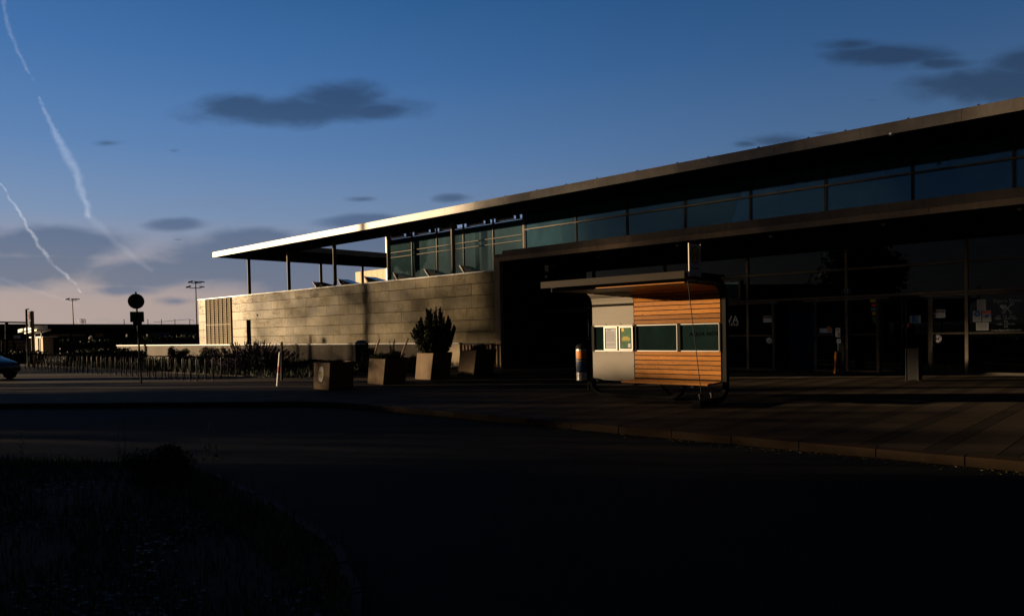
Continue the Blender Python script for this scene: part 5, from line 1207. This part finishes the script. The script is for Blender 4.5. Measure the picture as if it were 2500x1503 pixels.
# ================================================================== BEHIND THE PHOTOGRAPHER: what shades the forecourt
NV = Vector((-LY, LX, 0)); LH = Vector((LX, LY, 0))
def up_(s, D, z=0.): v = NV*s-LH*D; return Vector((v.x, v.y, z))
def block(name, s0, s1, D, h, depth, label, mt='dull_concrete', roofh=None):
    c = up_((s0+s1)/2, D); e = empty(name, (c.x, c.y, 0), label, 'building'); m = MB(); m.obox((c.x, c.y, h/2), NV*(s1-s0)/2, LH*depth/2, Vector((0, 0, h/2))); m.build('wall', mt, e)
    m = MB(); m.obox((c.x, c.y, h+.1), NV*((s1-s0)/2+.3), LH*(depth/2+.3), Vector((0, 0, .1))); m.build('roof', 'farroof', e)
    k = s0+2
    while k < s1-2:
        w = MB(); q = up_(k, D-depth/2-.02, 1.9); w.obox(q, NV*.6, LH*.02, Vector((0, 0, .7))); w.build('window', 'smokedglass', e); k += 3.
    return e
block('shade_block', -32, 8.8, 60, 6.9, 8, 'unseen house block added to shade the road and verge')  # unseen block added to keep sun and sky light off the foreground
block('low_shade_block', 12.6, 19.6, 60, 5.1, 7.9, 'low unseen house block added to shade the ground at left')  # unseen lower block, added to shade the ground at left
def screen(s0, s1, D, h0, h1, n, label, seed):  # leaf screens out of view, added to thin the low sun
    c = up_((s0+s1)/2, D); e = empty('shade_screen', (c.x, c.y, 0), label, 'hedge'); r = np.random.default_rng(seed)
    t = s0+(s1-s0)*r.random(n); dd = D+(r.random(n)-.5)*1.6; zz = h0+(h1-h0)*r.random(n)+.12*np.sin(t*2.3)
    leaves(np.stack([NV.x*t-LH.x*dd, NV.y*t-LH.y*dd, zz], 1), .2, .2, .55).build('foliage', 'foliage', e); m = MB(); k = s0+.4
    while k < s1: q = up_(k, D); m.tube([(q.x, q.y, 0), (q.x, q.y, h1*.95)], [.06, .02], 5); k += 1.5
    m.build('stems', 'bark', e)
screen(8.7, 21.2, 56, 2.5, 6.35, 5000, 'long unseen leaf screen added to thin the sun on the plaza', 91)
screen(22.15, 24.3, 56, 2.5, 6.1, 560, 'short unseen leaf screen added to shade the second planter', 92)
def poplar(c, h0, h1, rad, n, size, label, seed, ax=None, skew=0.):  # unseen trees added, crowns shaped to dim the sun on hall and wall
    e = empty('shade_poplar', (c.x, c.y, 0), label, 'tree', 'unseen poplars added to dim the sun'); r = np.random.default_rng(seed)
    a = r.normal(size=(n, 3)); a /= np.linalg.norm(a, axis=1)[:, None]; a *= (r.random((n, 1))**.33); sg_ = np.sign(a)*np.abs(a)**.8
    s_ = sg_[:, 0]*rad
    if skew: s_ = rad*(1-2*r.random(n)**skew)
    zz = (h0+h1)/2+(h1-h0)/2*sg_[:, 2]; q = np.stack([c.x+NV.x*s_+LH.x*sg_[:, 1]*rad*.6, c.y+NV.y*s_+LH.y*sg_[:, 1]*rad*.6, zz], 1)
    q += r.normal(size=(n, 3))*.1; leaves(q, size, .2, .55).build('crown', 'foliage', e); m = MB(); m.tube([(c.x, c.y, 0), (c.x, c.y, h1*.9)], [.25, .05], 7); m.build('trunk', 'bark', e)
poplar(up_(21.6, 140), 15.4, 30, 4.2, 11500, .26, 'right one of three unseen poplars added to dim the sun', 81)
poplar(up_(28.6, 140), 12.8, 30, 4.0, 12500, .26, 'middle one of three unseen poplars added to dim the sun', 82)
poplar(up_(37.4, 140), 9.6, 19.6, 6.0, 4600, .26, 'left low one of three unseen poplars added to dim the sun', 83, skew=.75)
def tree(name, c, h0, h1, rad, n, size, label, seed, lumps=26, fill=.2):
    e = empty(name, (c.x, c.y, 0), label, 'tree', 'trees across the street'); zc = (h0+h1)/2; p, t = blob_points(n, (c.x, c.y, zc), (rad, rad, (h1-h0)/2), lumps, seed, fill)
    leaves(p, size, .2, .55, t).build('crown', 'foliage', e); m = MB(); m.tube([(c.x, c.y, 0), (c.x+.1, c.y, h0), (c.x, c.y+.1, zc)], [.28, .2, .1], 8); rr = random.Random(seed)
    for k in range(6): a = rr.random()*6.28; m.tube([(c.x, c.y, h0+.2), (c.x+math.cos(a)*rad*.6, c.y+math.sin(a)*rad*.6, zc+rr.random()*2)], [.1, .03], 5)
    m.build('trunk', 'bark', e)
tree('street_tree', up_(-18, 45), 3, 13, 6., 9000, .3, 'street tree right of the group behind the viewer', 84)
tree('street_tree', Vector((6, -30, 0)), 3, 12, 7., 9000, .3, 'broad tree behind the viewer', 85); tree('street_tree', Vector((22, -24, 0)), 3, 12, 7., 9000, .3, 'second broad tree behind the viewer', 86)
c = up_(36.6, 52); o = MB().tube([(c.x, c.y, 0), (c.x, c.y, 13)], .15, 8).build('lamp_post', 'steel'); tag(o, 'tall lamp post across the street', 'lamp post')
